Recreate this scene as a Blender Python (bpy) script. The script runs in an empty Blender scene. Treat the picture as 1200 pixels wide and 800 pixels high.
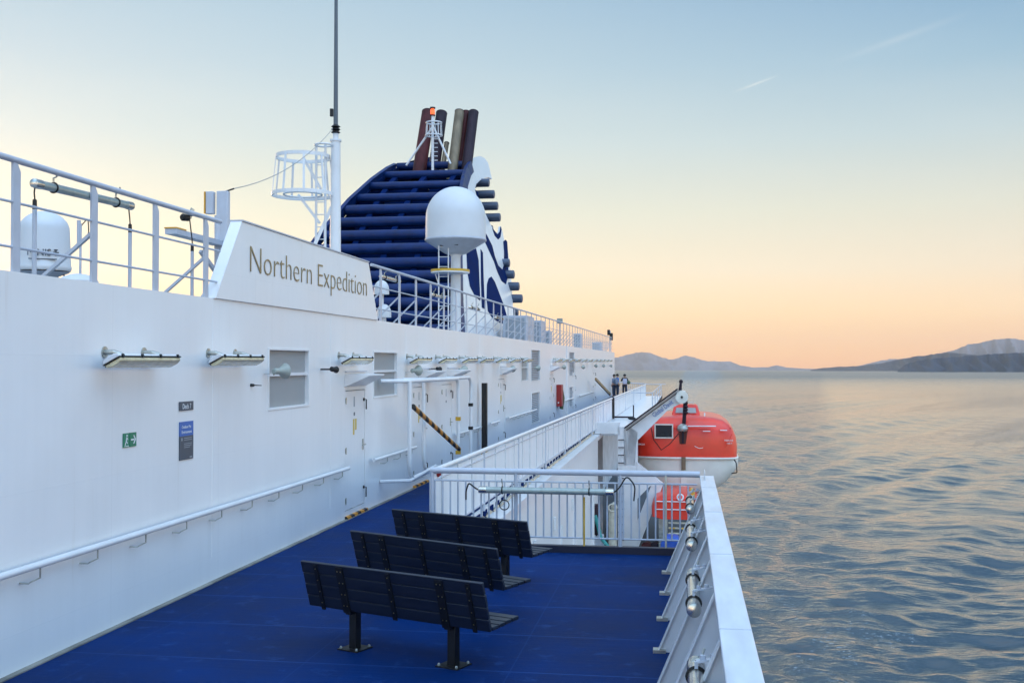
import bpy, math, random
import numpy as np
from mathutils import Vector, Matrix
random.seed(7)
C = bpy.context.scene.collection
sc = bpy.context.scene
R = math.radians
# ------------------------------------------------------------------ camera maths (ship frame, camera at the origin)
F = 1280.0; YAW = math.atan(203/F); PT = math.atan(24/F); PW = math.atan(33/F)
def ray(px, py):
    x = (px-600)/F; z = (400-py)/F
    y2 = math.cos(PT)-z*math.sin(PT); z2 = math.sin(PT)+z*math.cos(PT)
    return Vector((x*math.cos(YAW)-y2*math.sin(YAW), x*math.sin(YAW)+y2*math.cos(YAW), z2))
def P(px, py, X=None, Y=None, Z=None):          # where the sight line meets a real plane of the ship
    d = ray(px, py)
    t = X/d.x if X is not None else (Y/d.y if Y is not None else Z/d.z)
    return d*t
DK = -2.75      # deck height below the camera
WX = -5.87      # superstructure wall
ROOF = 0.80
LOW = -8.2      # boat deck
SEA = -20.0
# ------------------------------------------------------------------ mesh builder
class MB:
    def __init__(s): s.v = []; s.f = []; s.g = []
    def add(s, vs, fs):
        n = len(s.v); s.g.append((n, len(s.f))); s.v += [tuple(v) for v in vs]; s.f += [tuple(i+n for i in f) for f in fs]; return s
    def box(s, x0, y0, z0, x1, y1, z1):
        vs = [(x, y, z) for z in (z0, z1) for y in (y0, y1) for x in (x0, x1)]
        return s.add(vs, [(0,2,3,1),(4,5,7,6),(0,1,5,4),(2,6,7,3),(0,4,6,2),(1,3,7,5)])
    def cbox(s, c, sx, sy, sz, m=None):
        vs = [Vector((x*sx/2, y*sy/2, z*sz/2)) for z in (-1,1) for y in (-1,1) for x in (-1,1)]
        if m: vs = [m @ v for v in vs]
        vs = [v+Vector(c) for v in vs]
        return s.add(vs, [(0,2,3,1),(4,5,7,6),(0,1,5,4),(2,6,7,3),(0,4,6,2),(1,3,7,5)])
    def bar(s, a, b, w, t, up=(0,0,1)):          # rectangular bar from a to b, w across, t along 'up'
        a = Vector(a); b = Vector(b); d = (b-a).normalized(); up = Vector(up)
        sd = d.cross(up)
        if sd.length < 1e-4: sd = d.cross(Vector((1,0,0)))
        sd.normalize(); u = sd.cross(d)
        vs = []
        for p in (a, b):
            for i, j in ((-1,-1),(1,-1),(1,1),(-1,1)): vs.append(p+sd*i*w/2+u*j*t/2)
        return s.add(vs, [(3,2,1,0),(4,5,6,7),(0,1,5,4),(1,2,6,5),(2,3,7,6),(3,0,4,7)])
    def tube(s, pts, r, n=10, caps=True):
        pts = [Vector(p) for p in pts]; rs = r if isinstance(r, (list, tuple)) else [r]*len(pts)
        vs = []; prev = None
        for i, p in enumerate(pts):
            d = (pts[min(i+1, len(pts)-1)]-pts[max(i-1, 0)]).normalized()
            if prev is None:
                u = d.cross(Vector((0,0,1)))
                if u.length < 1e-3: u = d.cross(Vector((1,0,0)))
            else:
                u = prev - d*prev.dot(d)
            u.normalize(); prev = u; w = d.cross(u)
            for k in range(n):
                a = 2*math.pi*k/n; vs.append(p+(u*math.cos(a)+w*math.sin(a))*rs[i])
        fs = []
        for i in range(len(pts)-1):
            for k in range(n):
                k2 = (k+1) % n; fs.append((i*n+k, i*n+k2, (i+1)*n+k2, (i+1)*n+k))
        if caps: fs.append(tuple(range(n))[::-1]); fs.append(tuple((len(pts)-1)*n+k for k in range(n)))
        return s.add(vs, fs)
    def lathe(s, prof, n=24, c=(0,0,0), axis=None):   # prof: (r, h) pairs about +Z, or about 'axis'
        q = Vector((0,0,1)).rotation_difference(Vector(axis)).to_matrix() if axis else Matrix.Identity(3)
        vs = []; fs = []
        for r, h in prof:
            for k in range(n):
                a = 2*math.pi*k/n; vs.append(q @ Vector((max(r, 1e-4)*math.cos(a), max(r, 1e-4)*math.sin(a), h))+Vector(c))
        for i in range(len(prof)-1):
            for k in range(n):
                k2 = (k+1) % n; fs.append((i*n+k, i*n+k2, (i+1)*n+k2, (i+1)*n+k))
        fs.append(tuple(range(n))[::-1]); fs.append(tuple((len(prof)-1)*n+k for k in range(n)))
        return s.add(vs, fs)
    def ring(s, c, r, t, axis=(0,0,1), n=28, m=8):
        q = Vector((0,0,1)).rotation_difference(Vector(axis)).to_matrix()
        vs = []; fs = []
        for i in range(n):
            a = 2*math.pi*i/n
            for j in range(m):
                b = 2*math.pi*j/m; rr = r+t*math.cos(b)
                vs.append(q @ Vector((rr*math.cos(a), rr*math.sin(a), t*math.sin(b)))+Vector(c))
        for i in range(n):
            for j in range(m):
                i2 = (i+1) % n; j2 = (j+1) % m; fs.append((i*m+j, i2*m+j, i2*m+j2, i*m+j2))
        return s.add(vs, fs)
    def prism(s, pts, ext):                       # planar polygon extruded by vector
        n = len(pts); e = Vector(ext); a = [Vector(p) for p in pts]; b = [p+e for p in a]
        return s.add(a+b, [tuple(range(n))[::-1], tuple(range(n, 2*n))]+[(i, (i+1) % n, n+(i+1) % n, n+i) for i in range(n)])
    def mesh(s, name, off=(0,0,0), smooth=True):
        import bmesh
        me = bpy.data.meshes.new(name); o = Vector(off)
        me.from_pydata([Vector(v)-o for v in s.v], [], s.f)
        bm = bmesh.new(); bm.from_mesh(me); bmesh.ops.recalc_face_normals(bm, faces=bm.faces); bm.to_mesh(me); bm.free()
        if smooth:
            me.polygons.foreach_set('use_smooth', [True]*len(me.polygons)); me.set_sharp_from_angle(angle=R(32))
        return me
OFF = {}
def thing(name, label, cat, loc=(0,0,0), group=None):
    o = bpy.data.objects.new(name, None); C.objects.link(o); o.location = loc; o.empty_display_size = .2
    o['label'] = label; o['category'] = cat
    if group: o['group'] = group
    OFF[o] = Vector(loc); return o
def part(name, mb, m, parent, label=None, bev=0):
    off = OFF[parent]; o = bpy.data.objects.new(name, mb.mesh(name, off)); C.objects.link(o); o.parent = parent
    o.data.materials.append(m); OFF[o] = off
    if label: o['label'] = label
    if bev: bevel(o, bev)
    return o
def part_each(name, mb, m, parent, per=1, bev=0):
    """one object for each solid (or for each run of 'per' solids) of the builder"""
    g = mb.g[::per]; ends = g[1:]+[(len(mb.v), len(mb.f))]; out = []
    for (v0, f0), (v1, f1) in zip(g, ends):
        q = MB(); q.v = mb.v[v0:v1]; q.f = [tuple(i-v0 for i in f) for f in mb.f[f0:f1]]; out.append(part(name, q, m, parent, bev=bev))
    return out
def solo(name, mb, m, label=None, cat=None, loc=(0,0,0), group=None, kind=None, bev=0):
    o = bpy.data.objects.new(name, mb.mesh(name, loc)); C.objects.link(o); o.location = loc; o.data.materials.append(m)
    OFF[o] = Vector(loc)
    if label: o['label'] = label
    if cat: o['category'] = cat
    if group: o['group'] = group
    if kind: o['kind'] = kind
    if bev: bevel(o, bev)
    return o
def bevel(o, w):
    b = o.modifiers.new('bevel', 'BEVEL'); b.width = w; b.segments = 2; b.limit_method = 'ANGLE'; b.angle_limit = R(40); b.harden_normals = False
def dup(root, loc, label=None, rotz=None):
    r = root.copy(); C.objects.link(r); r.location = loc
    if rotz is not None: r.rotation_euler = (0,0,rotz)
    if label: r['label'] = label
    for ch in list(root.children):
        c = ch.copy(); C.objects.link(c); c.parent = r
        for g in ch.children:
            d = g.copy(); C.objects.link(d); d.parent = c
    return r
def text_part(txt, m, parent, origin, u, v, w=None, h=None, depth=.004, name='lettering', label=None, thin=0):
    """letters laid on a plane: origin = lower left, u = reading direction, v = up; fitted to w x h metres"""
    cu = bpy.data.curves.new('t', 'FONT'); cu.body = txt; cu.extrude = .01; cu.offset = -thin; cu.resolution_u = 3
    to = bpy.data.objects.new('t', cu); C.objects.link(to)
    bpy.context.view_layer.update()
    me = bpy.data.meshes.new_from_object(to.evaluated_get(bpy.context.evaluated_depsgraph_get()))
    bpy.data.objects.remove(to)
    co = np.empty(len(me.vertices)*3); me.vertices.foreach_get('co', co); co = co.reshape(-1, 3)
    mn = co.min(0); mx = co.max(0)
    sx = w/(mx[0]-mn[0]) if w else h/(mx[1]-mn[1]); sy = h/(mx[1]-mn[1]) if h else sx
    u = Vector(u).normalized(); v = Vector(v).normalized(); n = u.cross(v); o = Vector(origin)-OFF[parent]
    out = [o+u*(c[0]-mn[0])*sx+v*(c[1]-mn[1])*sy+n*((c[2]-mn[2])/.02*depth) for c in co]
    for i, vv in enumerate(out): me.vertices[i].co = vv
    me.materials.clear(); me.materials.append(m); me.name = name
    ob = bpy.data.objects.new(name, me); C.objects.link(ob); ob.parent = parent; OFF[ob] = OFF[parent]
    if label: ob['label'] = label
    return ob
# ------------------------------------------------------------------ materials
def mat(name, col, rough=.5, metal=0, var=.12, vscale=1.5, bump=0, bscale=8, coat=0, rvar=.1, spec=.5, emit=None, estr=0, streak=0, stretch=(1,1,1)):
    m = bpy.data.materials.new(name); m.use_nodes = True; nt = m.node_tree; b = nt.nodes['Principled BSDF']
    N = nt.nodes.new; L = nt.links.new
    tc = N('ShaderNodeTexCoord'); mp = N('ShaderNodeMapping'); mp.inputs['Scale'].default_value = stretch
    L(tc.outputs['Object'], mp.inputs[0])
    no = N('ShaderNodeTexNoise'); no.inputs['Scale'].default_value = vscale; no.inputs['Detail'].default_value = 5
    L(mp.outputs[0], no.inputs['Vector'])
    hs = N('ShaderNodeMapRange'); hs.inputs['From Min'].default_value = .3; hs.inputs['From Max'].default_value = .7
    hs.inputs['To Min'].default_value = 1-var; hs.inputs['To Max'].default_value = 1+var*.6
    L(no.outputs['Fac'], hs.inputs['Value'])
    mul = N('ShaderNodeVectorMath'); mul.operation = 'SCALE'; mul.inputs[0].default_value = col[:3]
    L(hs.outputs[0], mul.inputs['Scale']); L(mul.outputs[0], b.inputs['Base Color'])
    r = N('ShaderNodeMapRange'); r.inputs['To Min'].default_value = max(.02, rough-rvar); r.inputs['To Max'].default_value = min(1, rough+rvar)
    L(no.outputs['Fac'], r.inputs['Value']); L(r.outputs[0], b.inputs['Roughness'])
    b.inputs['Metallic'].default_value = metal; b.inputs['Specular IOR Level'].default_value = spec
    if coat: b.inputs['Coat Weight'].default_value = coat; b.inputs['Coat Roughness'].default_value = .15
    if bump:
        n2 = N('ShaderNodeTexNoise'); n2.inputs['Scale'].default_value = bscale; n2.inputs['Detail'].default_value = 4
        L(mp.outputs[0], n2.inputs['Vector'])
        bp = N('ShaderNodeBump'); bp.inputs['Strength'].default_value = 1; bp.inputs['Distance'].default_value = bump
        L(n2.outputs['Fac'], bp.inputs['Height']); L(bp.outputs[0], b.inputs['Normal'])
    if emit: b.inputs['Emission Color'].default_value = (*emit, 1); b.inputs['Emission Strength'].default_value = estr
    return m
WHITE = mat('white_gloss_paint', (.70,.71,.72), .32, var=.09, vscale=2, bump=.0008, bscale=6, coat=.2)
RAILW = mat('shaded_white_paint', (.46,.49,.55), .35, var=.08, vscale=6)  # white paint, its blue-grey shade put into the base colour
SLATBL = mat('bench_slat', (.008,.012,.025), .45, var=.25, vscale=7, bump=.0006, bscale=60, stretch=(.3,3,3))
BLACK = mat('black_steel', (.004,.004,.005), .5, var=.3, vscale=9)
BOLT = mat('brass_bolt', (.35,.28,.14), .4, metal=1)
GALV = mat('galvanised_steel', (.45,.46,.42), .35, metal=.7, var=.25, vscale=12)
STAIN = mat('stainless_tube', (.62,.60,.55), .22, metal=.9, var=.2, vscale=10)
TUBEG = mat('greenish_lamp_tube', (.30,.36,.34), .15, metal=.1, var=.2, vscale=10, coat=.6)
RUBBER = mat('black_rubber', (.01,.01,.011), .6)
HORN = mat('grey_green_horn', (.33,.36,.32), .4, var=.1)
LENS = mat('cream_lens', (.68,.60,.38), .2, var=.2, vscale=9, coat=.5)
PANE = mat('frosted_pane', (.30,.31,.31), .45, var=.06, vscale=1.2, spec=.4)
NAVY = mat('funnel_blue', (.002,.020,.105), .45, var=.35, vscale=2.2, spec=.25, bump=.002, bscale=9, rvar=.15)
SHEET = mat('sheet_paint', (.80,.81,.82), .4, var=.06, vscale=1.5, stretch=(1,3,.4))
TUBEB = mat('side_lit_blue', (.05,.075,.13), .35, var=.2, vscale=2)  # funnel blue of the aft tubes, greyed in the colour for side light
NAVYD = mat('funnel_dark_blue', (.003,.016,.085), .7, var=.25, vscale=1, spec=.02)
DOMEW = mat('dome_gelcoat', (.62,.63,.64), .4, var=.04, vscale=2)
GOLD = mat('bronze_letters', (.30,.235,.12), .4, metal=.4, var=.2, vscale=9)
MAROON = mat('sooty_maroon', (.075,.018,.020), .5, var=.5, vscale=2.5, stretch=(1,1,.25), spec=.15)
SOOT = mat('sooty_steel', (.20,.16,.11), .45, metal=.3, var=.45, vscale=2.5, stretch=(1,1,.25), spec=.15)
SOOTD = mat('dark_soot', (.030,.020,.030), .5, var=.5, vscale=2.5, stretch=(1,1,.25), spec=.15)
ORANGE = mat('lifeboat_orange', (.74,.036,.014), .38, var=.18, vscale=1.6, coat=.25, bump=.002, bscale=2)
HULLG = mat('lifeboat_white', (.66,.66,.60), .4, var=.12, vscale=1.3, coat=.2)
GLASS = mat('dark_glass', (.012,.015,.02), .06, var=.1, spec=.7)
GLASSL = mat('pale_glass', (.32,.35,.33), .12, var=.2, vscale=4)
YEL = mat('safety_yellow', (.62,.36,.03), .45, var=.2, vscale=6)
AMBER = mat('amber_edge', (.60,.30,.03), .4)
REDB = mat('red_box', (.30,.012,.012), .4)
GREEN = mat('sign_green', (.010,.20,.11), .35)
SGREY = mat('sign_slate', (.055,.075,.10), .4)
SBLUE = mat('sign_blue', (.035,.13,.42), .4)
SWHITE = mat('sign_white', (.75,.77,.78), .5)
BTARP = mat('blue_tarp', (.01,.07,.36), .5, var=.3, vscale=5, bump=.03, bscale=5)
TEAL = mat('teal_hose', (.03,.25,.24), .5)
CREAM = mat('cream_paint', (.55,.52,.42), .5, var=.25, vscale=5)
COAM = mat('dark_coaming', (.010,.012,.03), .5)
SKIN = mat('skin', (.42,.24,.17), .5)
HAIR = mat('dark_hair', (.02,.014,.01), .6)
SHIRT = mat('black_shirt', (.02,.022,.03), .8)
LILAC = mat('lilac_vest', (.50,.50,.62), .8)
OLIVE = mat('olive_bag', (.07,.10,.05), .8)
JEAN = mat('dark_jeans', (.02,.03,.06), .8)
BLUEJ = mat('bright_blue_jacket', (.02,.12,.40), .7)
GREYJ = mat('grey_blue_coat', (.16,.20,.27), .8)
BEACON = mat('red_beacon', (.5,.05,.02), .3, emit=(1,.12,.03), estr=1.5)

def hazard():
    m = mat('hazard_stripe', (.02,.018,.015), .5); nt = m.node_tree; N = nt.nodes.new; L = nt.links.new
    tc = N('ShaderNodeTexCoord'); w = N('ShaderNodeTexWave'); w.bands_direction = 'DIAGONAL'; w.inputs['Scale'].default_value = 1.6
    cr = N('ShaderNodeValToRGB'); cr.color_ramp.interpolation = 'CONSTANT'
    cr.color_ramp.elements[0].color = (.02,.016,.012,1); cr.color_ramp.elements[1].color = (.62,.27,.03,1); cr.color_ramp.elements[1].position = .5
    L(tc.outputs['Object'], w.inputs['Vector']); L(w.outputs['Fac'], cr.inputs[0]); L(cr.outputs[0], nt.nodes['Principled BSDF'].inputs['Base Color'])
    return m
HAZ = hazard()

def wall_mat():
    m = bpy.data.materials.new('superstructure_paint'); m.use_nodes = True; nt = m.node_tree; b = nt.nodes['Principled BSDF']
    N = nt.nodes.new; L = nt.links.new
    def math_(op, a, c=None, d=None):
        n = N('ShaderNodeMath'); n.operation = op
        for i, x in enumerate((a, c, d)):
            if x is None: continue
            if isinstance(x, (int, float)): n.inputs[i].default_value = x
            else: L(x, n.inputs[i])
        return n.outputs[0]
    tc = N('ShaderNodeTexCoord'); sp = N('ShaderNodeSeparateXYZ'); L(tc.outputs['Object'], sp.inputs[0])
    # weld seams: vertical each 2.62 m, horizontal each 1.18 m, slightly wandering
    def seam(o, period, phase, half):
        f = math_('FRACT', math_('DIVIDE', math_('ADD', o, phase), period))
        dd = math_('MULTIPLY', math_('ABSOLUTE', math_('SUBTRACT', f, .5)), period)
        s = N('ShaderNodeMapRange'); s.interpolation_type = 'SMOOTHSTEP'
        s.inputs['From Min'].default_value = 0; s.inputs['From Max'].default_value = half; s.inputs['To Min'].default_value = 1; s.inputs['To Max'].default_value = 0
        L(dd, s.inputs['Value']); return s.outputs[0]
    s1 = seam(sp.outputs['Y'], 2.62, .9, .012); s2 = seam(sp.outputs['Z'], 1.24, .28, .012)
    sm = math_('MAXIMUM', s1, math_('MULTIPLY', s2, .3))
    # vertical run-off streaks
    mp = N('ShaderNodeMapping'); mp.inputs['Scale'].default_value = (1, 5, .28); L(tc.outputs['Object'], mp.inputs[0])
    st = N('ShaderNodeTexNoise'); st.inputs['Scale'].default_value = 1.7; st.inputs['Detail'].default_value = 6; L(mp.outputs[0], st.inputs['Vector'])
    ln = N('ShaderNodeTexNoise'); ln.inputs['Scale'].default_value = .7; ln.inputs['Detail'].default_value = 4; L(tc.outputs['Object'], ln.inputs['Vector'])
    def rng(x, a, c, lo, hi):
        r = N('ShaderNodeMapRange'); r.inputs['From Min'].default_value = a; r.inputs['From Max'].default_value = c; r.inputs['To Min'].default_value = lo; r.inputs['To Max'].default_value = hi
        L(x, r.inputs['Value']); return r.outputs[0]
    k = math_('MULTIPLY', rng(st.outputs['Fac'], .35, .75, 1.0, .975), rng(ln.outputs['Fac'], .3, .7, .95, 1.0))
    k = math_('MULTIPLY', k, math_('SUBTRACT', 1, math_('MULTIPLY', sm, .06)))
    v = N('ShaderNodeVectorMath'); v.operation = 'SCALE'; v.inputs[0].default_value = (.80,.80,.79); L(k, v.inputs['Scale'])
    # faint rust weeping
    rs = rng(st.outputs['Fac'], .68, .80, 0, .22)
    mx = N('ShaderNodeMix'); mx.data_type = 'RGBA'; L(rs, mx.inputs['Factor']); L(v.outputs[0], mx.inputs[6]); mx.inputs[7].default_value = (.55,.45,.33,1)
    L(mx.outputs[2], b.inputs['Base Color'])
    b.inputs['Roughness'].default_value = .36; b.inputs['Coat Weight'].default_value = .35; b.inputs['Coat Roughness'].default_value = .22
    L(rng(ln.outputs['Fac'], .3, .7, .30, .46), b.inputs['Roughness'])
    big = N('ShaderNodeTexNoise'); big.inputs['Scale'].default_value = 1.3; big.inputs['Detail'].default_value = 2; L(tc.outputs['Object'], big.inputs['Vector'])
    b1 = N('ShaderNodeBump'); b1.inputs['Distance'].default_value = .012; b1.inputs['Strength'].default_value = 1; L(big.outputs['Fac'], b1.inputs['Height'])
    b2 = N('ShaderNodeBump'); b2.inputs['Distance'].default_value = .0012; b2.inputs['Strength'].default_value = 1; L(sm, b2.inputs['Height']); L(b1.outputs[0], b2.inputs['Normal'])
    L(b2.outputs[0], b.inputs['Normal'])
    return m
WALL = wall_mat()

def deck_mat():
    m = bpy.data.materials.new('blue_deck_coating'); m.use_nodes = True; nt = m.node_tree; b = nt.nodes['Principled BSDF']
    N = nt.nodes.new; L = nt.links.new
    tc = N('ShaderNodeTexCoord'); sp = N('ShaderNodeSeparateXYZ'); L(tc.outputs['Object'], sp.inputs[0])
    n1 = N('ShaderNodeTexNoise'); n1.inputs['Scale'].default_value = .55; n1.inputs['Detail'].default_value = 7; n1.inputs['Roughness'].default_value = .62; L(tc.outputs['Object'], n1.inputs['Vector'])
    n2 = N('ShaderNodeTexNoise'); n2.inputs['Scale'].default_value = 160; n2.inputs['Detail'].default_value = 2; L(tc.outputs['Object'], n2.inputs['Vector'])
    mp = N('ShaderNodeMapping'); mp.inputs['Scale'].default_value = (.25, 9, 1); L(tc.outputs['Object'], mp.inputs[0])
    n3 = N('ShaderNodeTexNoise'); n3.inputs['Scale'].default_value = 2.5; n3.inputs['Detail'].default_value = 4; L(mp.outputs[0], n3.inputs['Vector'])
    cr = N('ShaderNodeValToRGB'); e = cr.color_ramp.elements
    e[0].position = .34; e[0].color = (.0003,.014,.070,1); e[1].position = .66; e[1].color = (.0004,.026,.135,1)
    L(n1.outputs['Fac'], cr.inputs[0])
    def M(op, a, c):
        n = N('ShaderNodeMath'); n.operation = op
        for i, x in enumerate((a, c)):
            if isinstance(x, (int, float)): n.inputs[i].default_value = x
            else: L(x, n.inputs[i])
        return n.outputs[0]
    # pale sheet joins running athwart each 1.3 m
    f = M('FRACT', M('DIVIDE', M('ADD', sp.outputs['Y'], .11), 1.3), 0)
    d = M('MULTIPLY', M('ABSOLUTE', M('SUBTRACT', f, .5), 0), 1.3)
    s = N('ShaderNodeMapRange'); s.inputs['From Max'].default_value = .014; s.inputs['To Min'].default_value = 1.1; s.inputs['To Max'].default_value = 0; L(d, s.inputs['Value'])
    sv = M('MULTIPLY', s.outputs[0], n3.outputs['Fac'])
    n4 = N('ShaderNodeTexNoise'); n4.inputs['Scale'].default_value = 3.3; n4.inputs['Detail'].default_value = 10; n4.inputs['Roughness'].default_value = .7; L(tc.outputs['Object'], n4.inputs['Vector'])
    sc2 = N('ShaderNodeMapRange'); sc2.inputs['From Min'].default_value = .57; sc2.inputs['From Max'].default_value = .75; sc2.inputs['To Max'].default_value = .5; L(n4.outputs['Fac'], sc2.inputs['Value'])
    f2 = M('FRACT', M('DIVIDE', M('ADD', sp.outputs['X'], .6), 1.9), 0); d2 = M('MULTIPLY', M('ABSOLUTE', M('SUBTRACT', f2, .5), 0), 1.9)
    s2 = N('ShaderNodeMapRange'); s2.inputs['From Max'].default_value = .010; s2.inputs['To Min'].default_value = .35; s2.inputs['To Max'].default_value = 0; L(d2, s2.inputs['Value'])
    sv = M('MAXIMUM', M('MAXIMUM', sv, M('MULTIPLY', s2.outputs[0], n3.outputs['Fac'])), sc2.outputs[0])
    mx = N('ShaderNodeMix'); mx.data_type = 'RGBA'; L(sv, mx.inputs['Factor']); L(cr.outputs[0], mx.inputs[6]); mx.inputs[7].default_value = (.03,.09,.28,1)
    L(mx.outputs[2], b.inputs['Base Color'])
    r = N('ShaderNodeMapRange'); r.inputs['To Min'].default_value = .45; r.inputs['To Max'].default_value = .8; L(n1.outputs['Fac'], r.inputs['Value']); L(r.outputs[0], b.inputs['Roughness'])
    b.inputs['Specular IOR Level'].default_value = .06
    ad = M('ADD', M('MULTIPLY', n2.outputs['Fac'], .6), M('MULTIPLY', n3.outputs['Fac'], .6))
    bp = N('ShaderNodeBump'); bp.inputs['Distance'].default_value = .004; L(ad, bp.inputs['Height']); L(bp.outputs[0], b.inputs['Normal'])
    return m
DECK = deck_mat()

def sea_mat():
    m = bpy.data.materials.new('sea_water'); m.use_nodes = True; nt = m.node_tree; b = nt.nodes['Principled BSDF']
    N = nt.nodes.new; L = nt.links.new
    b.inputs['IOR'].default_value = 1.95
    tc = N('ShaderNodeTexCoord'); sp = N('ShaderNodeSeparateXYZ'); L(tc.outputs['Object'], sp.inputs[0])
    def noise(scale, st, detail=4, rot=0):
        mp = N('ShaderNodeMapping'); mp.inputs['Scale'].default_value = st; mp.inputs['Rotation'].default_value = (0,0,rot); L(tc.outputs['Object'], mp.inputs[0])
        n = N('ShaderNodeTexNoise'); n.inputs['Scale'].default_value = scale; n.inputs['Detail'].default_value = detail; L(mp.outputs[0], n.inputs['Vector']); return n.outputs['Fac']
    def M(op, a, c=0):
        n = N('ShaderNodeMath'); n.operation = op
        for i, x in enumerate((a, c)):
            if isinstance(x, (int, float)): n.inputs[i].default_value = x
            else: L(x, n.inputs[i])
        return n.outputs[0]
    def rng(x, a, c, lo, hi):
        r = N('ShaderNodeMapRange'); r.inputs['From Min'].default_value = a; r.inputs['From Max'].default_value = c; r.inputs['To Min'].default_value = lo; r.inputs['To Max'].default_value = hi
        L(x, r.inputs['Value']); return r.outputs[0]
    fine = noise(1.1, (.55,1.3,1), 5, .35); mid = noise(.16, (.6,1.5,1), 4, .25)
    patch = noise(.02, (.5,1.2,1), 3)
    h = M('ADD', M('MULTIPLY', fine, rng(patch, .35, .65, .32, .60)), M('MULTIPLY', mid, 1.1))
    rip = noise(3.2, (.6,1.5,1), 3, .3); h = M('ADD', h, M('MULTIPLY', rip, .09))
    # disturbed water close along the hull
    side = rng(M('SUBTRACT', sp.outputs['X'], M('MULTIPLY', sp.outputs['Y'], .12)), -5, 9, 1, 0)
    chop = noise(1.0, (1,1.5,1), 6, .2)
    h = M('ADD', h, M('MULTIPLY', M('MULTIPLY', chop, side), 1.5))
    rad = N('ShaderNodeVectorMath'); rad.operation = 'LENGTH'; L(tc.outputs['Object'], rad.inputs[0])
    h = M('MULTIPLY', h, rng(rad.outputs['Value'], 90, 2500, 1, 1.1))
    bp = N('ShaderNodeBump'); bp.inputs['Distance'].default_value = .21; L(h, bp.inputs['Height']); L(bp.outputs[0], b.inputs['Normal'])
    # foam lace near the hull
    fo = noise(2.6, (1,1.2,1), 10, 0); fo2 = noise(.25, (1,.35,1), 3)
    near = M('MULTIPLY', rng(sp.outputs['X'], 6, 24, 1, 0), rng(sp.outputs['Y'], 80, 130, 1, .25))
    fm = M('MULTIPLY', M('MULTIPLY', rng(fo, .54, .72, 0, .6), rng(fo2, .48, .62, 0, 1)), near)
    wk2 = M('MULTIPLY', M('MULTIPLY', rng(sp.outputs['X'], -14, 0, 0, 1), rng(M('SUBTRACT', sp.outputs['X'], M('MULTIPLY', sp.outputs['Y'], .03)), -25, 28, 1, 0)), rng(sp.outputs['Y'], 160, 500, 0, .26))
    fm = M('MAXIMUM', fm, M('MULTIPLY', wk2, rng(noise(.12, (1,.3,1), 4), .4, .6, .3, 1)))
    mx = N('ShaderNodeMix'); mx.data_type = 'RGBA'; L(fm, mx.inputs['Factor']); mx.inputs[6].default_value = (.004,.020,.030,1); mx.inputs[7].default_value = (.55,.62,.66,1)
    L(mx.outputs[2], b.inputs['Base Color']); L(M('ADD', rng(fm, 0, 1, .04, .5), rng(rad.outputs['Value'], 150, 3000, 0, .26)), b.inputs['Roughness'])
    return m
SEAM = sea_mat()

# ------------------------------------------------------------------ SEA
def build_sea():
    def ang(a0, a1, st): return list(np.arange(a0, a1, st))
    az = np.array(ang(-180, -12, 4)+ang(-12, 48, .16)+ang(48, 180.01, 4))*math.pi/180     # measured from +Y clockwise
    az[-1] = math.pi
    rs = [8.0]
    while rs[-1] < 2500: rs.append(rs[-1]*1.0055)
    while rs[-1] < 36000: rs.append(rs[-1]*1.12)
    rs = np.array(rs); A_, Rr = np.meshgrid(az, rs)
    X = Rr*np.sin(A_); Y = Rr*np.cos(A_); Z = np.zeros_like(X)
    rng_ = np.random.RandomState(3); cell = Rr*.0055
    def wave(lam, th, amp, ph):
        k = 2*math.pi/lam; fade = np.clip((lam/cell-2.5)/3, 0, 1)
        return amp*fade*np.sin(k*(X*math.cos(th)+Y*math.sin(th))+ph)
    env = .75+.5*np.sin(X*.021+Y*.013+1.0)*np.sin(Y*.017-X*.009)
    for i in range(90):
        lam = .9*(8/.9)**rng_.rand(); th = R(80)+rng_.randn()*.55
        Z += wave(lam, th, lam*(.0040+.0045*math.exp(-lam/2.2))*(.5+rng_.rand()), rng_.rand()*6.28)*env
    # the ship's own wake waves running out from the hull
    wk = np.clip((X-4)/20, 0, 1)*np.exp(-np.clip(X-90, 0, 1e9)/120)
    for lam, th, a in ((16,-21,.26),(19.5,-17,.19),(12,-27,.15),(8.5,-14,.09),(23,75,.14),(6,-30,.05)):
        Z += wave(lam, R(th), a, lam)*wk*(.6+.6*np.sin(X*.05-Y*.03+lam))
    Z *= np.clip((30000-Rr)/20000, 0, 1)
    n, mm = X.shape
    co = np.stack([X, Y, Z], -1).reshape(-1, 3)
    idx = np.arange(n*mm).reshape(n, mm)
    q = np.stack([idx[:-1,:-1], idx[:-1,1:], idx[1:,1:], idx[1:,:-1]], -1).reshape(-1, 4)[:, ::-1]
    co = np.vstack([co, [[0,0,0]]]); cen = len(co)-1
    tri = np.stack([idx[0,:-1], np.full(mm-1, cen), idx[0,1:]], -1)
    me = bpy.data.meshes.new('sea')
    me.vertices.add(len(co)); me.vertices.foreach_set('co', co.ravel())
    nl = q.size+tri.size; me.loops.add(nl); me.loops.foreach_set('vertex_index', np.concatenate([q.ravel(), tri.ravel()]).astype(np.int32))
    st = np.concatenate([np.arange(len(q))*4, q.size+np.arange(len(tri))*3]).astype(np.int32)
    me.polygons.add(len(st)); me.polygons.foreach_set('loop_start', st)
    me.update(calc_edges=True); me.polygons.foreach_set('use_smooth', [True]*len(st))
    o = bpy.data.objects.new('sea', me); C.objects.link(o); o.location = (0,0,SEA); o['kind'] = 'structure'; me.materials.append(SEAM)
build_sea()
WORLD_FIXED = {'sea'}
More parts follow.
